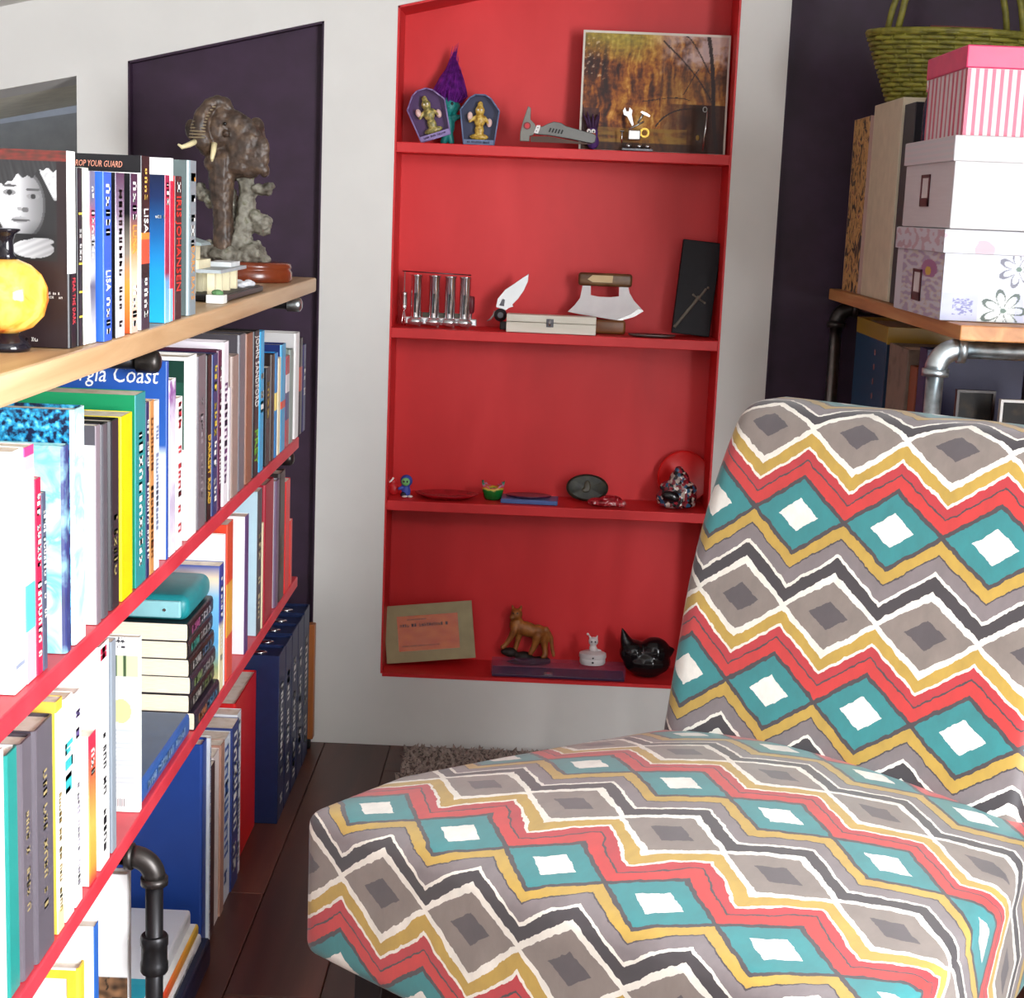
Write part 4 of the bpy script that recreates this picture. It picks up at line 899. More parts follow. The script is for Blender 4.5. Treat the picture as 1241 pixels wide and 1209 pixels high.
blob('elephant', [(E(298, 190, .01), (.044, .044, .052)), (E(280, 195, 0), (.035, .036, .036)), (E(272, 165, -.012), (.031, .034, .038)), (E(262, 182, -.02), (.022, .024, .022)), (E(310, 172, 0), (.026, .03, .034)),
     [(E(277, 200, -.012), .030), (E(276, 230, -.014), .024), (E(278, 258, -.014), .0195), (E(279, 285, -.014), .0205), (E(279, 302, -.014), .022)],
     [(E(257, 178, -.036), .018), (E(253, 163, -.042), .0165), (E(256, 148, -.040), .0145), (E(263, 136, -.032), .0125), (E(272, 131, -.026), .0115), (E(281, 133, -.022), .011), (E(285, 139, -.022), .0095)],
     (E(304, 183, -.026), (.034, .016, .048), RY(.25)), (E(294, 172, -.022), (.026, .018, .036)), (E(318, 190, -.03), (.024, .010, .036), RY(.45)), (E(324, 200, -.03), (.014, .009, .024), RY(.5)), (E(290, 200, -.01), (.03, .026, .03)), (E(277, 148, -.016), (.022, .022, .024)), (E(291, 156, -.022), (.026, .018, .026)), (E(300, 166, -.026), (.028, .014, .034)), (E(239, 165, .012), (.016, .009, .022), RY(-.3)), (E(285, 168, -.044), (.006, .005, .007)), (E(268, 202, -.02), (.02, .02, .016)), (E(298, 206, -.024), (.026, .016, .014)), (E(310, 212, -.02), (.018, .014, .010)), (E(328, 208, -.026), (.010, .009, .014)), (E(316, 160, -.01), (.016, .016, .02))], BRONZE, el, .0022, 2, .0011, 120)
b = MB()
for i in range(11):
    t = i/10; c = E(252+1*math.sin(t*2)+11*t**3, 174-36*t, -.057+.016*t**2); rr = .0135-.003*t
    MB().tube([c+Vector((rr*math.cos(a)*1.05, -rr*.35*math.sin(a)+.004, 0)) for a in [PI*k/8 for k in range(9)]], .0016, 5).build('trunk_ridge', M('#8a7a60', .5), el, True)
IV = M('#e4d6a8', .3)
MB().tube([E(250, 178, -.045), E(243, 183, -.058), E(236, 186, -.066), E(232, 183, -.07)], [.0055, .005, .004, .0018], 10).build('tusk', IV, el, True)
MB().tube([E(271, 180, -.045), E(271, 189, -.052), E(270, 197, -.056), E(270, 201, -.056)], [.0055, .005, .0038, .0015], 10).build('tusk', IV, el, True)
MB().ball(E(283, 157, -.043), (.0032, .0022, .0032)).build('eye', M('#0c0a0a', .15), el, True)
for px_e, py_e in ((331, 186), (330, 196), (325, 206)): MB().ball(E(px_e, py_e, -.03), (.004, .003, .003), 8, 6).build('ear_notch', M('#a59478', .5), el, True)
# cream model building on a black tray
pt_ = atZ(285, 366, ZT); tx, ty = -.505, 2.52
mb = thing('model_building', 'small cream model building with flat grey roofs on a black tray', 'model', (tx, ty, ZT))
CRM = M('#e9dfbc', .5); SLATE = M('#aeb7bb', .5)
MB().box(-.055, .042, -.115, .215, 0, .009).build('tray', M('#191719', .3), mb, bevel=.002)
MB().box(-.05, .037, -.11, .21, .009, .0105).build('tray_lining', M('#4a4846', .6), mb)
b = MB()
for x in (-.045, -.018, .012):
    for y in (-.105, -.05, .01, .07): MB().box(x, x+.011, y, y+.012, .0105, .042).build('post', CRM, mb)
MB().box(-.05, .0, -.03, .085, .0105, .042).build('room_block', CRM, mb)
MB().box(-.052, .034, -.112, .100, .042, .047).build('floor_slab', SLATE, mb)
MB().box(-.05, .0, -.11, -.02, .047, .060).build('wall_block', CRM, mb); MB().box(-.05, -.008, -.108, -.06, .060, .082).build('upper_storey', CRM, mb)
b = MB(); b.extr([(-.058, .082), (.006, .082), (.004, .086), (-.025, .094), (-.058, .096)], -.116, -.046); b.build('top_roof', M('#8fa0a2', .45), mb)
MB().box(-.01, .026, .01, .085, .047, .054).build('porch_roof', M('#dfe3e4', .5), mb)
for (x, y, w_) in ((-.043, -.1081, .010), (-.026, -.1081, .008)): MB().box(x, x+w_, y-.0006, y, .064, .076).build('window', M('#2a2a28', .4), mb)
rr = random.Random(5)
for i in range(26):
    MB().ball((rr.uniform(-.02, .030), rr.uniform(.095, .18), .013+rr.uniform(0, .004)), (.008, .008, .005), 7, 5).build('pebble', M('#dcdde2', .6), mb, True)
MB().box(.020, .045, -.150, -.120, 0, .012).build('white_step', M('#eef0ea', .5), mb); MB().ball((.034, -.137, .015), (.009, .008, .005), 8, 6).build('moss', M('#5f8a5a', .8), mb)

# ================================================================== things in the red alcove
def nt(name, label, cat, px, z, Y=3.40, rz=0): return thing(name, label, cat, (atY(px, 300 if z > 1 else 600, Y).x if False else xat(px, z, Y), Y, z+.0008), rz)
def xat(px, z, Y):
    lo, hi = -1.0, 1.0
    for _ in range(40):
        m_ = (lo+hi)/2
        if proj((m_, Y, z))[0] < px: lo = m_
        else: hi = m_
    return lo
def PX(o, px, py, y=0):
    """pixel -> local point of thing o at local depth y"""
    p = atY(px, py, o.location.y+y); return (p.x-o.location.x, p.z-o.location.z)
def poly(o, pts, y=0): return [PX(o, a, c, y) for a, c in pts]
# two novelty figures in tombstone-shaped packs
def tomb(label, px, tilt, colf, cold, fig1, fig2):
    o = nt('figure_pack', label, 'toy', px, SH[0], 3.385); o.rotation_euler = (0, tilt, 0)
    out = [(-.031, 0), (.031, 0), (.040, .070), (.034, .078), (.022, .094), (.010, .101), (-.010, .101), (-.022, .094), (-.034, .078), (-.040, .070)]
    F = M(colf, .3); b = MB(); b.extr(out, .020, .022); b.build('back_card', M(cold, .4), o)
    for (a, c) in zip(out, out[1:]+out[:1]): MB().tube([(a[0], .0, a[1]), (c[0], .0, c[1])], .0016, 6).build('rim', F, o, True)
    b = MB()
    for (a, c) in list(zip(out, out[1:]+out[:1]))[1:]: b.add([(a[0], 0, a[1]), (c[0], 0, c[1]), (c[0], .02, c[1]), (a[0], .02, a[1])], [(0, 1, 2, 3)])
    b.build('side_wall', M(colf, .35, alpha=.55), o)
    MB().box(-.031, .031, -.002, .02, .0008, .011).build('base_strip', F, o); marks(M(cold, .4, 0, 0), o, (-.024, -.0024, .006), (1, 0, 0), (0, 0, 1), .046, .004, len(label))
    blob('figure', [(( 0, .010, .017), (.020, .008, .007)), ((0, .010, .030), (.010, .007, .013)), ((0, .009, .050), (.012, .008, .014)), ((0, .008, .070), (.010, .008, .011)), ((0, .009, .082), (.006, .006, .007)), [((-.010, .008, .056), .004), ((-.020, .006, .048), .0035)], [((.010, .008, .056), .004), ((.019, .005, .045), .0035)]], MOTTLE((fig1, fig2, '#d8c070'), 160, .35, detail=2), o, .0016, 1)
    for sx in (-1, 1): MB().ball((sx*.020, .006, .058 if sx < 0 else .046), (.006, .004, .009), 8, 6).build('hand_paddle', M('#d9b8b0', .4), o, True); MB().ball((sx*.0035, .0005, .071), (.002, .0015, .002), 6, 5).build('eye', M('#f0ece0', .3), o)
    return o
tomb('toy figure in a tilted purple tombstone-shaped pack on the top red shelf', 528, math.radians(-19), '#8d7cb0', '#4a2a5c', '#5a5a30', '#8a8048').location.z += .0108
tomb('gold toy figure in an upright blue-grey tombstone-shaped pack', 580, 0, '#6a7ca0', '#2a3050', '#8a6420', '#c09a3c')
# teal doll with tall purple hair
dl = nt('fuzzy_hair_doll', 'teal doll with tall purple hair behind the two packs', 'doll', 542, SH[0], 3.436)
TE = M('#16837e', .45, 0, .05)
blob('body', [((0, 0, .078), (.0235, .019, .022)), ((0, 0, .040), (.015, .012, .024)), [((0, 0, .03), .010), ((-.008, 0, .0065), .0075)], [((0, 0, .03), .010), ((.008, 0, .0065), .0075)], [((-.010, 0, .052), .006), ((-.024, -.004, .058), .005)], [((.010, 0, .052), .006), ((.024, -.004, .058), .005)], ((-.021, 0, .078), (.005, .004, .007)), ((.021, 0, .078), (.005, .004, .007))], TE, dl, .0022, 2)
for sx in (-1, 1): MB().ball((sx*.008, -.0165, .083), (.0034, .002, .0034), 8, 6).build('eye', M('#101010', .1), dl, True)
MB().ball((0, -.019, .076), (.004, .003, .003), 8, 6).build('nose', TE, dl, True); MB().ball((.0, -.0125, .047), .003, 8, 6).build('belly_gem', M('#f4f4f4', .1), dl, True)
b = MB(); rr = random.Random(8)
for i in range(420):
    a = rr.uniform(0, 2*PI); q = math.sqrt(rr.random()); x0_, y0_ = .026*q*math.cos(a), .016*q*math.sin(a); z0_ = .086+.010*(1-q)
    hgt = .112*(1-.45*q)*rr.uniform(.7, 1.05); tipx = x0_*.35+.010+rr.uniform(-.006, .006); bul = 1.5
    b.tube([(x0_, y0_, z0_), (x0_*bul+.0, y0_*bul*.9, z0_+hgt*.3), ((x0_*bul+tipx)/2, y0_*.8, z0_+hgt*.7), (tipx, y0_*.4, z0_+hgt)], [.0016, .0014, .001, .0003], 3)
tag(b.build('hair', MOTTLE(('#4a1460', '#6a1c84', '#8a2ca0'), 90, .6), dl), kind='stuff')
# grey beaked multi-tool
gt = nt('folding_tool', 'grey beak-shaped folding tool with slots and a red rivet on the top red shelf', 'tool', 676, SH[0], 3.352)
GY_ = M('#77756f', .4, .3, .06)
MB().extr(poly(gt, [(630, 171), (630.5, 160), (634, 146), (640, 128.5), (643.5, 131), (643, 145), (648, 150), (651, 156), (646, 164), (642, 165), (641.5, 171.5)]), -.007, .007).build('beak_head', GY_, gt, bevel=.0012)
MB().extr(poly(gt, [(648, 163), (650, 153), (657, 153.5), (664, 150), (671, 147.5), (680, 149), (686, 153), (720, 162.5), (722.5, 165), (721, 172.5), (717, 174), (688, 168), (664, 164)]), -.009, .009).build('handle', M('#6d6d6a', .4, .3, .06), gt, bevel=.0015)
c = PX(gt, 639, 152.5); MB().tube([(c[0], -.0095, c[1]), (c[0], .0, c[1])], .0075, 18).build('rivet_ring', M('#7a2024', .4), gt); MB().tube([(c[0], -.0105, c[1]), (c[0], .0, c[1])], .005, 18).build('rivet', M('#c02c34', .35), gt)
MB().extr(poly(gt, [(647, 161), (650.5, 152), (655, 152), (654, 157), (652, 162)]), -.0098, -.0085).build('white_patch', M('#e6e2e0', .4), gt)
for px_e, py_e in ((652, 155), (650, 159)): c = PX(gt, px_e, py_e); MB().ball((c[0], -.0098, c[1]), (.0012, .0008, .0012), 6, 5).build('dot', BLACK, gt)
for i in range(5):
    x_ = 664.5+3.6*i; MB().extr(poly(gt, [(x_, 160+.6*i), (x_+2, 160.4+.6*i), (x_+4, 155.6+.6*i), (x_+2.2, 155+.6*i)]), -.0094, -.0088).build('slot', M('#121212', .5), gt)
MB().extr(poly(gt, [(643, 165.5), (664, 165), (716, 174.5), (716, 175), (643, 171.8)]), -.004, .004).build('belly', M('#4d2f20', .5), gt)
# googly-eyed purple toy
gg = nt('googly_toy', 'little purple fuzzy toy with googly eyes and orange beak behind the grey tool', 'toy', 718, SH[0], 3.378)
blob('body', [((0, 0, .016), (.013, .012, .016)), ((-.002, .002, .034), (.012, .011, .012))], M('#4a2468', .7, 0, .2, 80, .6), gg, .0022, 1)
for i in range(9):
    a = 2*PI*i/9; MB().tube([(-.002+.006*math.cos(a), .004+.005*math.sin(a), .042), (-.004+.013*math.cos(a), .006+.007*math.sin(a), .062), (-.006+.017*math.cos(a), .007+.008*math.sin(a), .076-.004*(i % 3))], [.004, .0028, .0006], 6).build('hair_tuft', M('#3a1c40', .7), gg, True)
for dx in (-.0075, .0015): MB().ball((dx-.002, -.010, .036), (.0048, .0035, .0055), 10, 8).build('eye', M('#f4f2ee', .2), gg, True); MB().ball((dx-.0015, -.0134, .0355), (.0016, .001, .0022), 8, 6).build('pupil', BLACK, gg)
MB().tube([(.000, -.010, .029), (.001, -.020, .026)], [.0055, .0015], 10).build('beak', M('#e0662a', .4), gg, True)
# autumn picture
zs = SH[0]+.0012; BL = Vector((xat(701, zs, 3.394), 3.394, zs)); BR = Vector((.3745, 3.394, zs)); TL = atY(707.5, 36, 3.412); TR = atY(889, 45, 3.412)
ap = thing('autumn_picture', 'canvas photograph of a golden autumn willow on the top red shelf', 'picture', (BL+BR)/2); O_ = (BL+BR)/2
TRc = TL + (BR-BL)
n_ = (BR-BL).cross(TL-BL).normalized(); n_ = n_ if n_.y > 0 else -n_
b = MB(); cs = [BL, BR, TRc, TL]; b.add([p-O_ for p in cs]+[p-O_+n_*.006 for p in cs], [(0, 1, 2, 3), (7, 6, 5, 4), (0, 4, 5, 1), (1, 5, 6, 2), (2, 6, 7, 3), (3, 7, 4, 0)]); b.build('canvas', M('#d8d2c6', .6), ap)
brs = [((.96, .0), (.90, .30), (.93, .62), (.86, 1.0), .035), ((.90, .45), (.78, .72), (.62, .86), (.55, .95), .014), ((.92, .6), (.80, .86), (.74, 1.0), (.7, 1.0), .012), ((.88, .36), (.70, .42), (.58, .34), (.52, .22), .013), ((.75, .45), (.66, .50), (.50, .44), (.42, .43), .008), ((.80, .72), (.74, .6), (.72, .52), (.7, .5), .008)]
def bez(p, t): return tuple((1-t)**3*p[0][i]+3*t*(1-t)**2*p[1][i]+3*t*t*(1-t)*p[2][i]+t**3*p[3][i] for i in (0, 1))
BP = [(bez(q[:4], k/70), q[4]) for q in brs for k in range(71)]
def fr_(x, y, z, o=4): return noise.fractal((x, y, z), .8, 2.1, o)
def autumn(u, v):
    wob = .03*fr_(u*4, v*4, 3.3); st = fr_((u+wob)*30+.37, v*3.3+.21, 1.3, 5); bl = fr_(u*3.7+.2, v*3.1+.4, 7.7); f = fr_(u*31+.5, v*33+.3, 9.1, 3)
    k = .5+.42*st+.42*bl+.16*f
    ra = [(0, (40, 16, 12)), (.28, (84, 38, 14)), (.5, (146, 78, 22)), (.72, (188, 122, 40)), (1, (228, 180, 96))]
    k = max(0, min(.999, k)); c = ra[-1][1]
    for (a, ca), (b_, cb) in zip(ra, ra[1:]):
        if a <= k <= b_: t = (k-a)/(b_-a); c = tuple(x+(y-x)*t for x, y in zip(ca, cb)); break
    c = list(c)
    def mx(w_, d): return [x*(1-w_)+y*w_ for x, y in zip(c, d)]
    if v > .72 and u < .6: c = mx(max(0, min(1, (v-.72)*4+.5*bl))*.7*max(0, min(1, (.58-u)*5)), (150+40*f, 148+30*f, 60))
    if v > .62 and u > .45: c = mx(max(0, min(.85, (v-.68)*3+.9*fr_(u*8.3, v*7.7, 12.4)))*max(0, min(1, (u-.45)*5)), (206, 182, 180))
    if u < .2 and v > .6 and f > .45: c = mx(.6*min(1, (.2-u)*10), (214, 196, 180))
    if u > .45: c = mx(.35*max(0, min(1, (u-.45)*6))*max(0, 1-((v-.55)/.22)**2), (120, 96, 60))
    if u > .55 and v < .42: c = mx(max(0, min(.85, (u-.55)*2.6+.5*bl)), (48, 18, 14))
    if .06 < v < .2 and .1 < u < .74: c = mx(max(0, min(.8, .6+.6*fr_(u*5, v*30, 2))), (158, 122, 44))
    if v < .07: c = mx(.7, (50, 26, 16))
    if u < .12 and .1 < v < .36: c = mx(.7, (58, 26, 34))
    for (p, w_) in BP:
        if (p[0]-u)**2*1.6+(p[1]-v)**2 < (w_*.5)**2*(1+.5*f): c = [40, 20, 18]; break
    return c
du, dv = (BR-BL), (TL-BL)
paint('picture_print', BL-O_+du*.014+dv*.005-n_*.0005, du*.972, dv*.975, 190, 150, autumn, ap, .6)
# nut-and-bolt figure with wrench and hammer
nb = nt('metal_figure', 'small welded metal figure holding a wrench and hammer in front of the autumn picture', 'figurine', 771, SH[0], 3.366)
MB().box(-.030, .033, -.010, .010, 0, .006).build('base', DARKSTEEL, nb, bevel=.001)
c = PX(nb, 769, 163); MB().box(c[0]-.013, c[0]+.012, -.007, .007, c[1]-.011, c[1]+.009).build('torso', STEEL, nb, bevel=.002)
c = PX(nb, 781, 161); MB().ring([[(c[0]+rr_*math.cos(2*PI*j/16), y_, c[1]+rr_*math.sin(2*PI*j/16)) for j in range(16)] for rr_, y_ in ((.010, -.005), (.010, .005), (.006, .005), (.006, -.005))], 0, False, True).build('ring_nut', GOLD, nb, .7)
MB().extr(poly(nb, [(768, 151), (766, 153), (760, 141), (756, 139), (755, 134), (757.5, 130), (759, 135), (762, 135), (763, 130), (766.5, 134), (765.5, 139)]), -.0025, .0025).build('wrench', STEEL, nb)
MB().tube([(*[PX(nb, 773, 149)[0]], 0, PX(nb, 773, 149)[1]), (PX(nb, 780, 137)[0], 0, PX(nb, 780, 137)[1])], .0022, 8).build('hammer_shaft', STEEL, nb, True)
MB().extr(poly(nb, [(776, 136), (778, 134.5), (784, 137), (788, 140), (787, 142), (780, 139)]), -.003, .003).build('hammer_head', CHROME, nb)
q0, q1 = PX(nb, 762, 157), PX(nb, 780, 147.5); MB().tube([(q0[0], -.006, q0[1]), (q1[0], -.006, q1[1])], .0018, 8).build('arm_rod', STEEL, nb, True)
q0, q1 = PX(nb, 754, 159), PX(nb, 753.5, 173); MB().tube([(q0[0], 0, q0[1]), (q1[0], 0, q1[1])], .0016, 8).build('leg_bolt', CHROME, nb, True); MB().tube([(q0[0]-.004, 0, q0[1]), (q0[0]+.004, 0, q0[1])], .0018, 8).build('bolt_head', CHROME, nb)
for px_e in (762, 775, 785): c = PX(nb, px_e, 172); MB().ball((c[0], -.002, .010), (.006, .006, .005), 10, 7).build('foot_nut', STEEL, nb, True)
# clear tube with a silver rod
gl = nt('glass_tube', 'clear glass tube with a silver rod in front of the autumn picture', 'glass', 847, SH[0], 3.366)
hg = PX(gl, 852, 127)[1]
MB().lathe([(.019, 0), (.020, .002), (.020, hg*.96), (.0185, hg*.985), (.0165, hg*.96), (.0165, .006), (.001, .005)], n=24).build('glass', GLASS((70, 66, 60), .03, .14), gl, True)
MB().tube([(.006, -.012, .006), (.009, -.012, hg*.5), (.011, -.011, hg*.86)], [.0016, .002, .0012], 8).build('silver_rod', CHROME, gl, True)
MB().tube([(.006+.004*math.cos(a), -.01, hg*.9+.005*math.sin(a)) for a in [2*PI*k/12 for k in range(13)]], .0009, 6).build('hook', STEEL, gl, True)
MB().ball((-.006, -.012, hg*.32), (.004, .003, .006), 8, 6).build('charm', GOLD, gl)
# ---- second shelf
tr = nt('chrome_tool_rack', 'chrome desk ornament of four upright tubes on a scalloped base with small tools', 'ornament', 533, SH[1], 3.39)
for i, px_e in enumerate((504, 526, 545, 563)):
    c = PX(tr, px_e, 381); h1_ = PX(tr, px_e, 332+i)[1]
    MB().lathe([(.0118, .012), (.0118, h1_-.006), (.013, h1_-.004), (.013, h1_-.001), (.007, h1_)], (c[0], 0, 0), 18).build('tube', CHROME, tr, .7)
    MB().box(c[0]-.003, c[0]+.001, -.0126, -.011, .03, .07).build('tube_slot', M('#1a1a1c', .3), tr)
    MB().ball((c[0], -.004, .012), (.019, .017, .010), 16, 8).build('base_lobe', M('#dfe3e6', .2, .9, 0), tr, True)
    MB().lathe([(.003, 0), (.003, .006)], (c[0]+.008, 0, 0), 8).build('foot', CHROME, tr)
MB().box(PX(tr, 491, 385)[0], PX(tr, 578, 385)[0], -.010, .012, .005, .021).build('base_bar', M('#dfe3e6', .22, .9, 0), tr, bevel=.003)
zt = PX(tr, 530, 330)[1]; MB().tube([(PX(tr, 488, 330)[0], 0, zt), (PX(tr, 571, 330)[0], 0, zt-.003)], .0012, 6).build('top_wire', DARKSTEEL, tr, True)
for (pa, pb_) in ((512, 522), (532, 541), (551, 559)): MB().box(PX(tr, pa, 370)[0], PX(tr, pb_, 370)[0], .0, .008, .016, .030).build('cross_plate', M('#4a463c', .4, .6), tr)
x_ = PX(tr, 490, 360)[0]; MB().lathe([(.005, .038), (.006, .045), (.006, .066), (.0065, .068), (.005, .071)], (x_, 0, 0), 12).build('driver_grip', STEEL, tr, .7); MB().tube([(x_, 0, .07), (x_, 0, zt)], .0012, 6).build('driver_shaft', STEEL, tr); MB().ball((x_, -.002, .040), (.006, .005, .008)).build('plier_joint', CHROME, tr, True)
for sx in (-1, 1): MB().tube([(x_, 0, .036), (x_+sx*.004, 0, .010), (x_+sx*.003, 0, .001)], .0016, 6).build('plier_arm', CHROME, tr, True)
x_ = PX(tr, 572, 360)[0]; MB().tube([(x_-.001, 0, .018), (x_, 0, .032)], .0016, 6).build('shaft', CHROME, tr); MB().lathe([(.004, .032), (.006, .036), (.0065, .055), (.0055, .066), (.003, .068)], (x_, 0, 0), 12).build('red_grip', M('#5d1620', .4), tr, True)
kn = nt('clasp_knife', 'open folding knife with curved steel blade and black pivot behind the white box', 'knife', 607, SH[1], 3.395)
MB().extr(poly(kn, [(607, 374), (601, 372), (603, 362), (612, 351), (624, 343), (634, 336), (641, 331.5), (640, 341), (635, 352), (628, 362), (621, 369), (622.5, 371.5), (617, 373), (613, 376)]), -.0012, .0012).build('blade', M('#d2d4d4', .22, .85, 0), kn, bevel=.0006)
MB().extr(poly(kn, [(605, 370), (609, 362), (612, 363), (611, 371)]), -.0016, .0016).build('blade_notch', DARKSTEEL, kn)
c = PX(kn, 606.5, 381.5); MB().tube([(c[0], -.006, c[1]), (c[0], .006, c[1])], .0135, 20).build('pivot', M('#211d20', .35), kn, True); MB().tube([(c[0], -.0075, c[1]), (c[0], -.005, c[1])], .006, 16).build('pivot_bolt', DARKSTEEL, kn)
q = [PX(kn, a, c_) for a, c_ in ((600, 378), (598, 383), (594, 388), (590, 390))]; MB().tube([(a, 0, c_+.002) for a, c_ in q], [.003, .0026, .0022, .001], 8).build('tail', STEEL, kn, True)
MB().box(PX(kn, 606, 385)[0], PX(kn, 622, 385)[0], -.006, .006, .0004, .018).build('handle', M('#1d1a1c', .4), kn, bevel=.002)
wx = nt('keepsake_box', 'pale wooden box with a small metal latch on the middle red shelf', 'box', 667, SH[1], 3.365, math.radians(-1.5))
PALE = WOOD('#c9c2b2', '#dcd6c8', '#e6e2d6', .5, 6, (.1, 1, 1)); MB().box(-.092, .094, -.018, .020, 0, .021).build('box_body', PALE, wx, bevel=.0012); MB().box(-.092, .094, -.018, .020, .0218, .037).build('lid', PALE, wx, bevel=.0015)
for k_, (a, c_) in enumerate(((.017, .021), (.0235, .029))): MB().box(-.009, .006, -.0195, -.0183, a-.004, c_+.001).build('latch_plate', DARKSTEEL, wx, bevel=.0005)
MB().tube([(-.002, -.0205, .016), (-.002, -.0205, .028)], .0022, 8).build('latch_hook', STEEL, wx, True)
ul = nt('crescent_knife', 'steel crescent-bladed knife with an antler and wood handle in a wooden block', 'knife', 735, SH[1], 3.41)
out = [(688, 377.5), (696, 370), (703, 361), (706, 346), (716, 346), (716, 357.5), (726, 359.5), (740, 360), (750, 359), (750.5, 346), (761, 346), (763, 355), (768, 364), (780, 377), (768, 384), (752, 388.5), (735, 386), (718, 383), (702, 380.5)]
MB().extr(poly(ul, out), -.001, .001).build('blade', M('#a8a2a2', .38, .75, .04), ul)
MB().extr(poly(ul, [(780, 377), (768, 384), (752, 388.5), (748, 387.5), (764, 381), (774, 374)]), -.0016, -.0008).build('bevel_edge', M('#e8e8e8', .2, .8, 0), ul)
p0, p1 = PX(ul, 702, 338), PX(ul, 765, 341); MB().box(p0[0]-.002, p1[0]+.002, -.008, .008, PX(ul, 735, 347)[1], PX(ul, 735, 331)[1]).build('handle', WOOD('#3a2412', '#5d3a1e', '#8a6a40', .4, 8, (.3, 1, 1)), ul, .8, .0065, 4)
MB().extr(poly(ul, [(712, 338), (718, 333), (743, 334), (742, 342.5), (718, 341.5)]), -.0092, -.0078).build('handle_inlay', M('#cdb285', .5), ul)
MB().box(PX(ul, 716, 392)[0], PX(ul, 758, 392)[0], -.012, .012, 0, PX(ul, 740, 387.5)[1]).build('stand_block', WOOD('#5d3416', '#7a4a22', '#94602e', .4, 8, (.3, 1, 1)), ul, .8, .006, 3)
ds = nt('metal_dish', 'flat grey metal dish beside the wooden knife block', 'dish', 790, SH[1], 3.372)
MB().lathe([(.7, 0), (.95, .002), (1, .005), (.97, .0056), (.7, .0026), (.01, .002)], n=32, sx=.050, sy=.022).build('dish', M('#6f6763', .4, .7), ds, True)
db = nt('black_box', 'tall black box with an engraved dagger leaning at the end of the middle red shelf', 'box', 836, SH[1], 3.415)
db.rotation_euler = (math.radians(-4), math.radians(4.5), 0); db.location.z += .0042
MB().box(-.040, .040, -.009, .009, 0, .197).build('box_body', M('#191519', .55, spec=.25), db, bevel=.0015)
MB().box(-.0375, .0375, -.0094, -.009, .003, .194).build('box_panel', M('#161318', .5, spec=.25), db)
DG = M('#7a7468', .35, .7)
b = MB(); b.tube([(-.036, -.0105, .012), (.008, -.0105, .082)], [.0032, .0042], 8); b.build('dagger_blade', DG, db); MB().tube([(-.004, -.0108, .083), (.019, -.0108, .071)], .0022, 8).build('dagger_guard', DG, db); MB().tube([(.008, -.0108, .080), (.018, -.0108, .096)], [.0024, .003], 8).build('dagger_hilt', DG, db)
for dx, dz in ((.021, .070), (-.005, .084), (.024, .102), (.019, .098)): MB().ball((dx, -.0106, dz), (.003, .0016, .003), 8, 6).build('dagger_knob', DG, db)
# ---- third shelf
sr = nt('red_toy', 'small red toy with a white stick at the end of the third red shelf', 'toy', 477, SH[2], 3.40)
blob('body', [((0, 0, .013), (.012, .010, .013)), ((-.003, 0, .028), (.010, .008, .010))], M('#c8262a', .4), sr, .002, 1)
MB().tube([(-.016, -.010, .026), (-.006, -.011, .032), (.0, -.010, .040)], .0022, 8).build('white_stick', WHITE, sr, True)
bh = nt('hooded_toy', 'tiny blue hooded toy with a pale green face on the third red shelf', 'toy', 492, SH[2], 3.385)
BL_ = M('#3a50b0', .4); blob('body', [((0, 0, .012), (.010, .009, .014)), ((0, .001, .035), (.0135, .011, .0135)), [((-.006, 0, .022), .004), ((-.015, -.004, .018), .0035)]], BL_, bh, .002, 1)
MB().ball((-.001, -.0078, .034), (.0095, .004, .009), 12, 8).build('face', M('#7cc878', .35), bh, True)
for sx in (-1, 1): MB().ball((-.001+sx*.0035, -.0116, .035), (.002, .001, .0024), 8, 6).build('eye', BLACK, bh)
MB().ball((-.005, -.006, .006), (.007, .006, .006)).build('dark_bag', M('#22203a', .4), bh, True)
for sx in (-1, 1): MB().ball((sx*.006+.003, -.007, .0028), (.006, .007, .0028)).build('shoe', WHITE, bh, True)
rp = nt('red_glass_plate', 'shallow red glass plate with glossy rippled surface on the third red shelf', 'plate', 541, SH[2], 3.396)
b = MB(); N_ = 40; pr = [(.3, .0005), (.75, .001), (.97, .008), (1, .0098), (.96, .0105), (.7, .005), (.3, .0045), (.01, .004)]
b.ring([[(.068*r_*math.cos(2*PI*j/N_)*(1+.02*math.sin(5*2*PI*j/N_)), .046*r_*math.sin(2*PI*j/N_), z_) for j in range(N_)] for r_, z_ in pr]); b.build('plate', M('#a81420', .08, 0, .15, 60, .5), rp, True)
gc = nt('glass_cup', 'green glass cup with a ragged multicoloured rim on the third red shelf', 'cup', 597, SH[2], 3.40)
b = MB(); N_ = 28; rings = []
for r_, z_, jag in ((.016, 0, 0), (.019, .004, 0), (.0225, .018, 0), (.025, .034, 1), (.0235, .034, 1), (.020, .018, 0), (.015, .006, 0), (.001, .005, 0)):
    rings.append([(r_*math.cos(2*PI*j/N_), r_*.85*math.sin(2*PI*j/N_), z_+jag*(.007*math.cos(2*2*PI*j/N_)+.002*math.sin(9*j))) for j in range(N_)])
b.ring(rings); b.build('cup', RAMP(((0, '#0f5a22'), (.5, '#177a30'), (.58, '#d8c23c'), (.68, '#d04a3c'), (.76, '#d878a8'), (.86, '#3cb89a'), (1, '#1a6a3a')), 'LINEAR', 2, .15, .35, 70), gc, True)
bt2 = nt('blue_tile', 'flat blue booklet under a purple glass disc on the third red shelf', 'booklet', 642, SH[2], 3.392, math.radians(-2))
MB().box(-.061, .060, -.034, .030, 0, .009).build('booklet', M('#4a66a0', .35), bt2, bevel=.0015)
MB().box(-.0595, .0585, -.0325, .0285, .009, .0095).build('booklet_top', M('#5a6aa0', .3), bt2)
gd = nt('purple_disc', 'purple glass disc lying on the flat blue booklet', 'disc', 640, SH[2], 3.395); gd.location.z += .0102
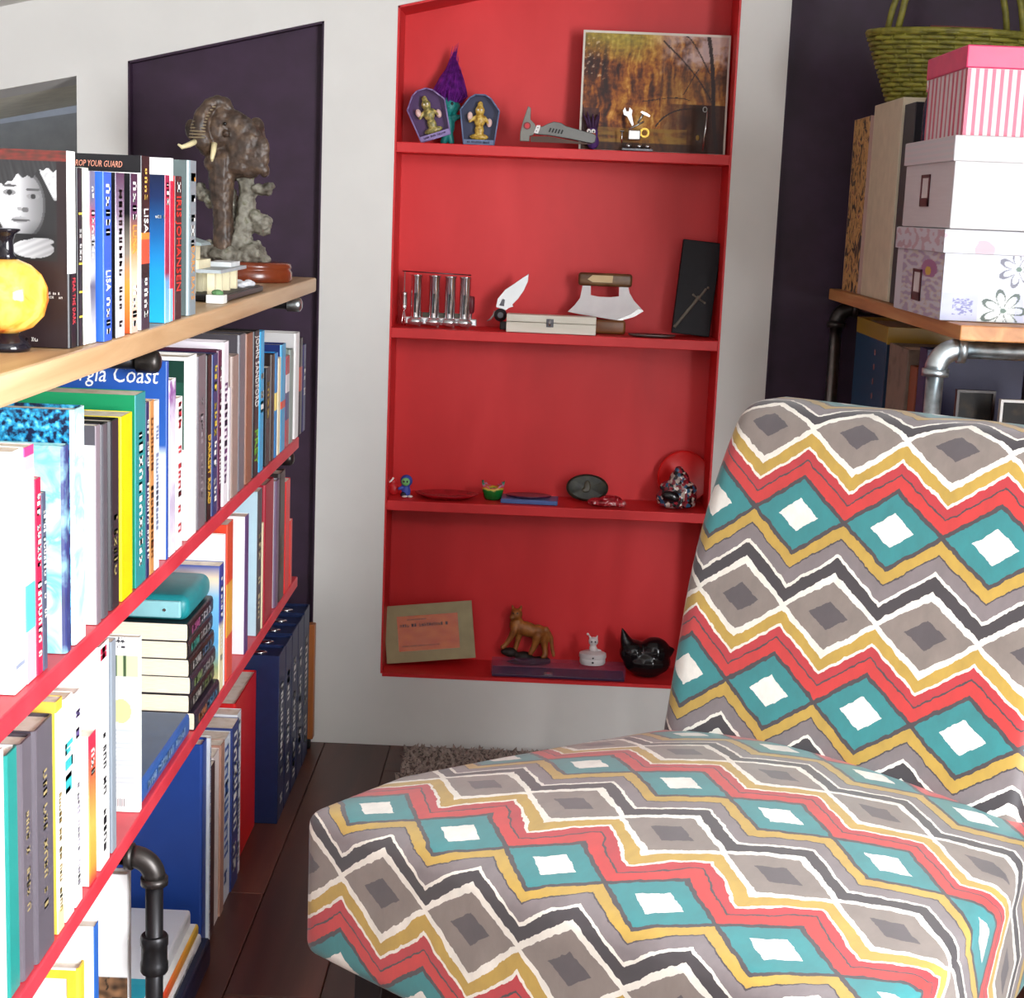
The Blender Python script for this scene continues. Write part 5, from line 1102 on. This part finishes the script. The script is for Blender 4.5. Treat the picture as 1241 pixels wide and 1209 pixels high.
MB().lathe([(.6, 0), (.95, .0015), (1, .004), (.95, .0045), (.5, .0028), (.01, .0025)], n=32, sx=.050, sy=.028).build('disc', M('#4a1a3c', .1, 0, .2, 50), gd, True)
gp = nt('oval_plaque', 'dark green oval plaque standing against the third red alcove panel', 'plaque', 711, SH[2], 3.415)
gp.rotation_euler = (math.radians(-18), 0, 0); gp.location.z += .0015
rc = PX(gp, 711, 581)
b = MB(); b.ring([[(.0455*r_*math.cos(2*PI*j/36), y_, .030+.0295*r_*math.sin(2*PI*j/36)) for j in range(36)] for r_, y_ in ((.9, .006), (1, .004), (1, -.002), (.92, -.005), (.86, -.003), (.01, -.003))]); b.build('plaque', MOTTLE(('#15150f', '#24261c', '#3a3a28'), 70, .5), gp, .7)
blob('relief', [((0, -.003, .032), (.008, .003, .014)), ((-.006, -.003, .024), (.006, .003, .006))], M('#4a4638', .4), gp, .0018, 1)
rw = nt('glass_lump', 'lumpy dark red and white art glass piece on the third red shelf', 'ornament', 733, SH[2], 3.372)
blob('glass_body', [((0, 0, .009), (.040, .018, .009)), ((.012, .002, .016), (.024, .014, .009)), ((-.018, 0, .012), (.018, .014, .007)), ((.034, -.003, .008), (.012, .012, .008))], MOTTLE(('#5a0c14', '#8a141e', '#b02430', '#e8d8d8'), 75, .1, dist=1.5), rw, .0025, 2)
rd = nt('red_disc', 'round red disc standing against the third alcove panel behind the mosaic ornament', 'disc', 827, SH[2], 3.44)
rd.rotation_euler = (math.radians(-8), 0, 0); rd.location.z += .001
b = MB(); b.ring([[(.0575*r_*math.cos(2*PI*j/48), y_, .0578+.0575*r_*math.sin(2*PI*j/48)) for j in range(48)] for r_, y_ in ((.96, .006), (1, .003), (1, -.002), (.97, -.004), (.9, -.002), (.01, -.002))]); b.build('disc', M('#d41c1c', .3), rd, .7)
ms = nt('mosaic_ornament', 'rounded ornament of multicoloured mosaic glass with a peaked top on the third red shelf', 'ornament', 819, SH[2], 3.385)
def cells():
    m, t, b = newmat('mosaic_glass'); n = t.nodes; tc = n.new('ShaderNodeTexCoord'); vo = n.new('ShaderNodeTexVoronoi'); vo.inputs['Scale'].default_value = 150; t.links.new(tc.outputs['Object'], vo.inputs['Vector'])
    sc_ = n.new('ShaderNodeSeparateColor'); t.links.new(vo.outputs['Color'], sc_.inputs[0]); r = n.new('ShaderNodeValToRGB'); r.color_ramp.interpolation = 'CONSTANT'
    for i, c in enumerate(('#1a1416', '#6a1820', '#9a8a84', '#234a68', '#2c2022', '#7a3038', '#8a2430', '#b8a89c')):
        if i >= 2: r.color_ramp.elements.new(i/8)
    for i, (e, c) in enumerate(zip(r.color_ramp.elements, ('#1a1416', '#6a1820', '#9a8a84', '#234a68', '#2c2022', '#7a3038', '#8a2430', '#b8a89c'))): e.position = i/8; e.color = lin(c)
    t.links.new(sc_.outputs[0], r.inputs[0]); t.links.new(r.outputs[0], b.inputs['Base Color']); b.inputs['Roughness'].default_value = .12; return m
blob('body', [((0, 0, .024), (.045, .026, .024)), ((.014, .002, .040), (.030, .022, .022)), ((-.012, 0, .045), (.026, .018, .016)), ((.004, .002, .064), (.022, .016, .020)), ((.002, .002, .080), (.011, .010, .012)), ((0, 0, .010), (.042, .026, .010))], cells(), ms, .0028, 2)
MB().ball((-.012, -.020, .028), (.022, .008, .012), 14, 8, rot=RY(.2)).build('dark_hollow', M('#120c0e', .2), ms, True)
# ---- alcove sill
SZ = .1632
fr = thing('certificate_frame', 'beige frame holding an orange certificate, leaning at the end of the alcove sill', 'frame', (0, 3.385, SZ))
zb_f = .004; pc = atY(524, 765, 3.40); fr.location = (pc.x, 3.40, SZ+.0135); fr.rotation_euler = (math.radians(-12), math.radians(-6.8), 0)
w2, h_ = .097, .125
OL = M('#a59a74', .6); b = MB()
b.box(-w2, w2, -.006, .006, 0, .024).box(-w2, w2, -.006, .006, h_-.024, h_).box(-w2, -w2+.028, -.006, .006, .024, h_-.024).box(w2-.032, w2, -.006, .006, .024, h_-.024); b.build('frame', OL, fr)
def cert(u, v): n = noise.noise((u*6, v*6, 2)); return (212+14*n, 96+18*n, 18+6*n)
paint('certificate', (-w2+.026, -.004, .022), (2*w2-.056, 0, 0), (0, 0, h_-.044), 50, 30, cert, fr, .45)
marks(M('#4a2010', .5, 0, 0), fr, (-w2+.034, -.0044, h_*.64), (1, 0, 0), (0, 0, 1), .105, .007, 12); marks(M('#6a3010', .5, 0, 0), fr, (-w2+.05, -.0044, h_*.74), (1, 0, 0), (0, 0, 1), .04, .003, 13); marks(M('#7a3a14', .5, 0, 0), fr, (-w2+.036, -.0044, h_*.28), (1, 0, 0), (0, 0, 1), .08, .003, 14)
MB().box(-w2+.026, w2-.03, -.0058, -.0052, .022, h_-.022).build('glass', GLASS((255, 255, 255), .05, .05), fr)
dg = thing('animal_figurine', 'brown wild cat figurine stepping over a dark rock on the alcove sill', 'figurine', (xat(640, SZ, 3.447), 3.447, SZ))
def Q(px, py, y=0): p = atY(px, py, 3.447+y); return Vector((p.x-dg.location.x, y, p.z-dg.location.z))
FUR = MOTTLE(('#6d3a14', '#8f5420', '#aa6a2c'), 60, .5)
blob('cat_body', [(Q(638, 762), (.030, .014, .017), RY(.25)), (Q(626, 757), (.016, .014, .022)), (Q(652, 767), (.018, .014, .020)), (Q(626, 744, -.006), (.0135, .013, .013)), (Q(621, 748, -.012), (.007, .007, .006)),
   [(Q(624, 762, -.008), .0095), (Q(619, 772, -.008), .0065), (Q(612, 782, -.010), .0055), (Q(609, 784, -.013), .0055)], [(Q(630, 764, .006), .009), (Q(627, 778, .006), .006), (Q(624, 787, .004), .0055)],
   [(Q(652, 770, -.008), .012), (Q(648, 782, -.008), .0075), (Q(643, 791, -.010), .0062)], [(Q(658, 772, .004), .012), (Q(660, 783, .004), .007), (Q(661, 794, .0), .006), (Q(658, 796, -.004), .0055)],
   [(Q(662, 762), .006), (Q(668, 772, .003), .005), (Q(669, 785, .003), .0045), (Q(671, 794, 0), .004)], [(Q(622, 737), .004), (Q(621, 734), .0025)], [(Q(631, 737), .004), (Q(632, 734), .0025)]], FUR, dg, .0022, 2)
blob('rock', [(Q(618, 790), (.016, .013, .011)), (Q(635, 795), (.020, .014, .011)), (Q(655, 800), (.024, .014, .009)), ((.0, 0, .006), (.05, .016, .0055)), (Q(612, 789), (.010, .011, .008))], M('#241a16', .6, 0, .2, 50, .5), dg, .003, 1)
for px_e in (623, 628): MB().ball(Q(px_e-1, 743, -.018), (.0018, .0014, .0018), 6, 5).build('eye', BLACK, dg)
ac = thing('acrylic_case', 'flat clear acrylic case with a dark base on the alcove sill', 'case', (xat(676, SZ, 3.377), 3.377, SZ))
MB().box(-.143, .143, -.030, .032, 0, .006).build('case_base', M('#3a2440', .2), ac, bevel=.001); MB().box(-.145, .145, -.032, .034, .0062, .026).build('case_cover', GLASS((120, 84, 120), .05, .24), ac, bevel=.0012)
MB().box(-.03, -.012, -.026, -.012, .0065, .009).build('silver_chip', CHROME, ac)
tb_ = thing('cat_trinket_box', 'small white trinket box with a cat on its lid, standing on the clear case', 'trinket box', (xat(717, SZ, 3.385), 3.385, SZ+.0272))
MB().lathe([(.026, 0), (.028, .003), (.028, .013), (.0275, .0135)], n=28, sy=.8).build('box_body', M('#d8d2d2', .3), tb_, .8); MB().lathe([(.029, .014), (.030, .016), (.029, .024), (.022, .027), (.01, .028)], n=28, sy=.8).build('lid', M('#d8d2d2', .3), tb_, .8)
blob('cat', [((0, 0, .034), (.009, .008, .009)), ((0, -.001, .050), (.011, .009, .010)), [((-.007, 0, .057), .003), ((-.010, 0, .064), .0018)], [((.007, 0, .057), .003), ((.008, 0, .063), .0018)], [((.006, .002, .030), .003), ((.016, .0, .030), .0025)]], M('#dcd4d4', .3), tb_, .0018, 1)
for sx in (-1, 1): MB().ball((sx*.004, -.0095, .051), (.0016, .001, .002), 6, 5).build('eye', BLACK, tb_)
MB().ball((-.013, -.002, .066), .0028, 8, 6).build('bobble', WHITE, tb_, True)
for zz in (.018, .008): MB().ball((0, -.0232, zz), (.0025, .0012, .0022), 8, 5).build('paint_dot', M('#2a2426', .4), tb_)
bb = thing('black_pot', 'glossy black pot with a pointed ear and rounded handle on the alcove sill', 'pot', (xat(783, SZ, 3.40), 3.40, SZ))
def H(px, py, y=0): p = atY(px, py, 3.40+y); return Vector((p.x-bb.location.x, y, p.z-bb.location.z))
blob('pot', [((0, 0, .032), (.053, .038, .0315)), (H(768, 790), (.032, .030, .028)), [(H(764, 788), .022), (H(758, 775), .012), (H(754, 761), .002)], (H(793, 790), (.036, .032, .034)), [(H(808, 790), .014), (H(815, 787), .005)], ((0, 0, .006), (.03, .026, .006))], M('#141012', .14), bb, .0028, 3)
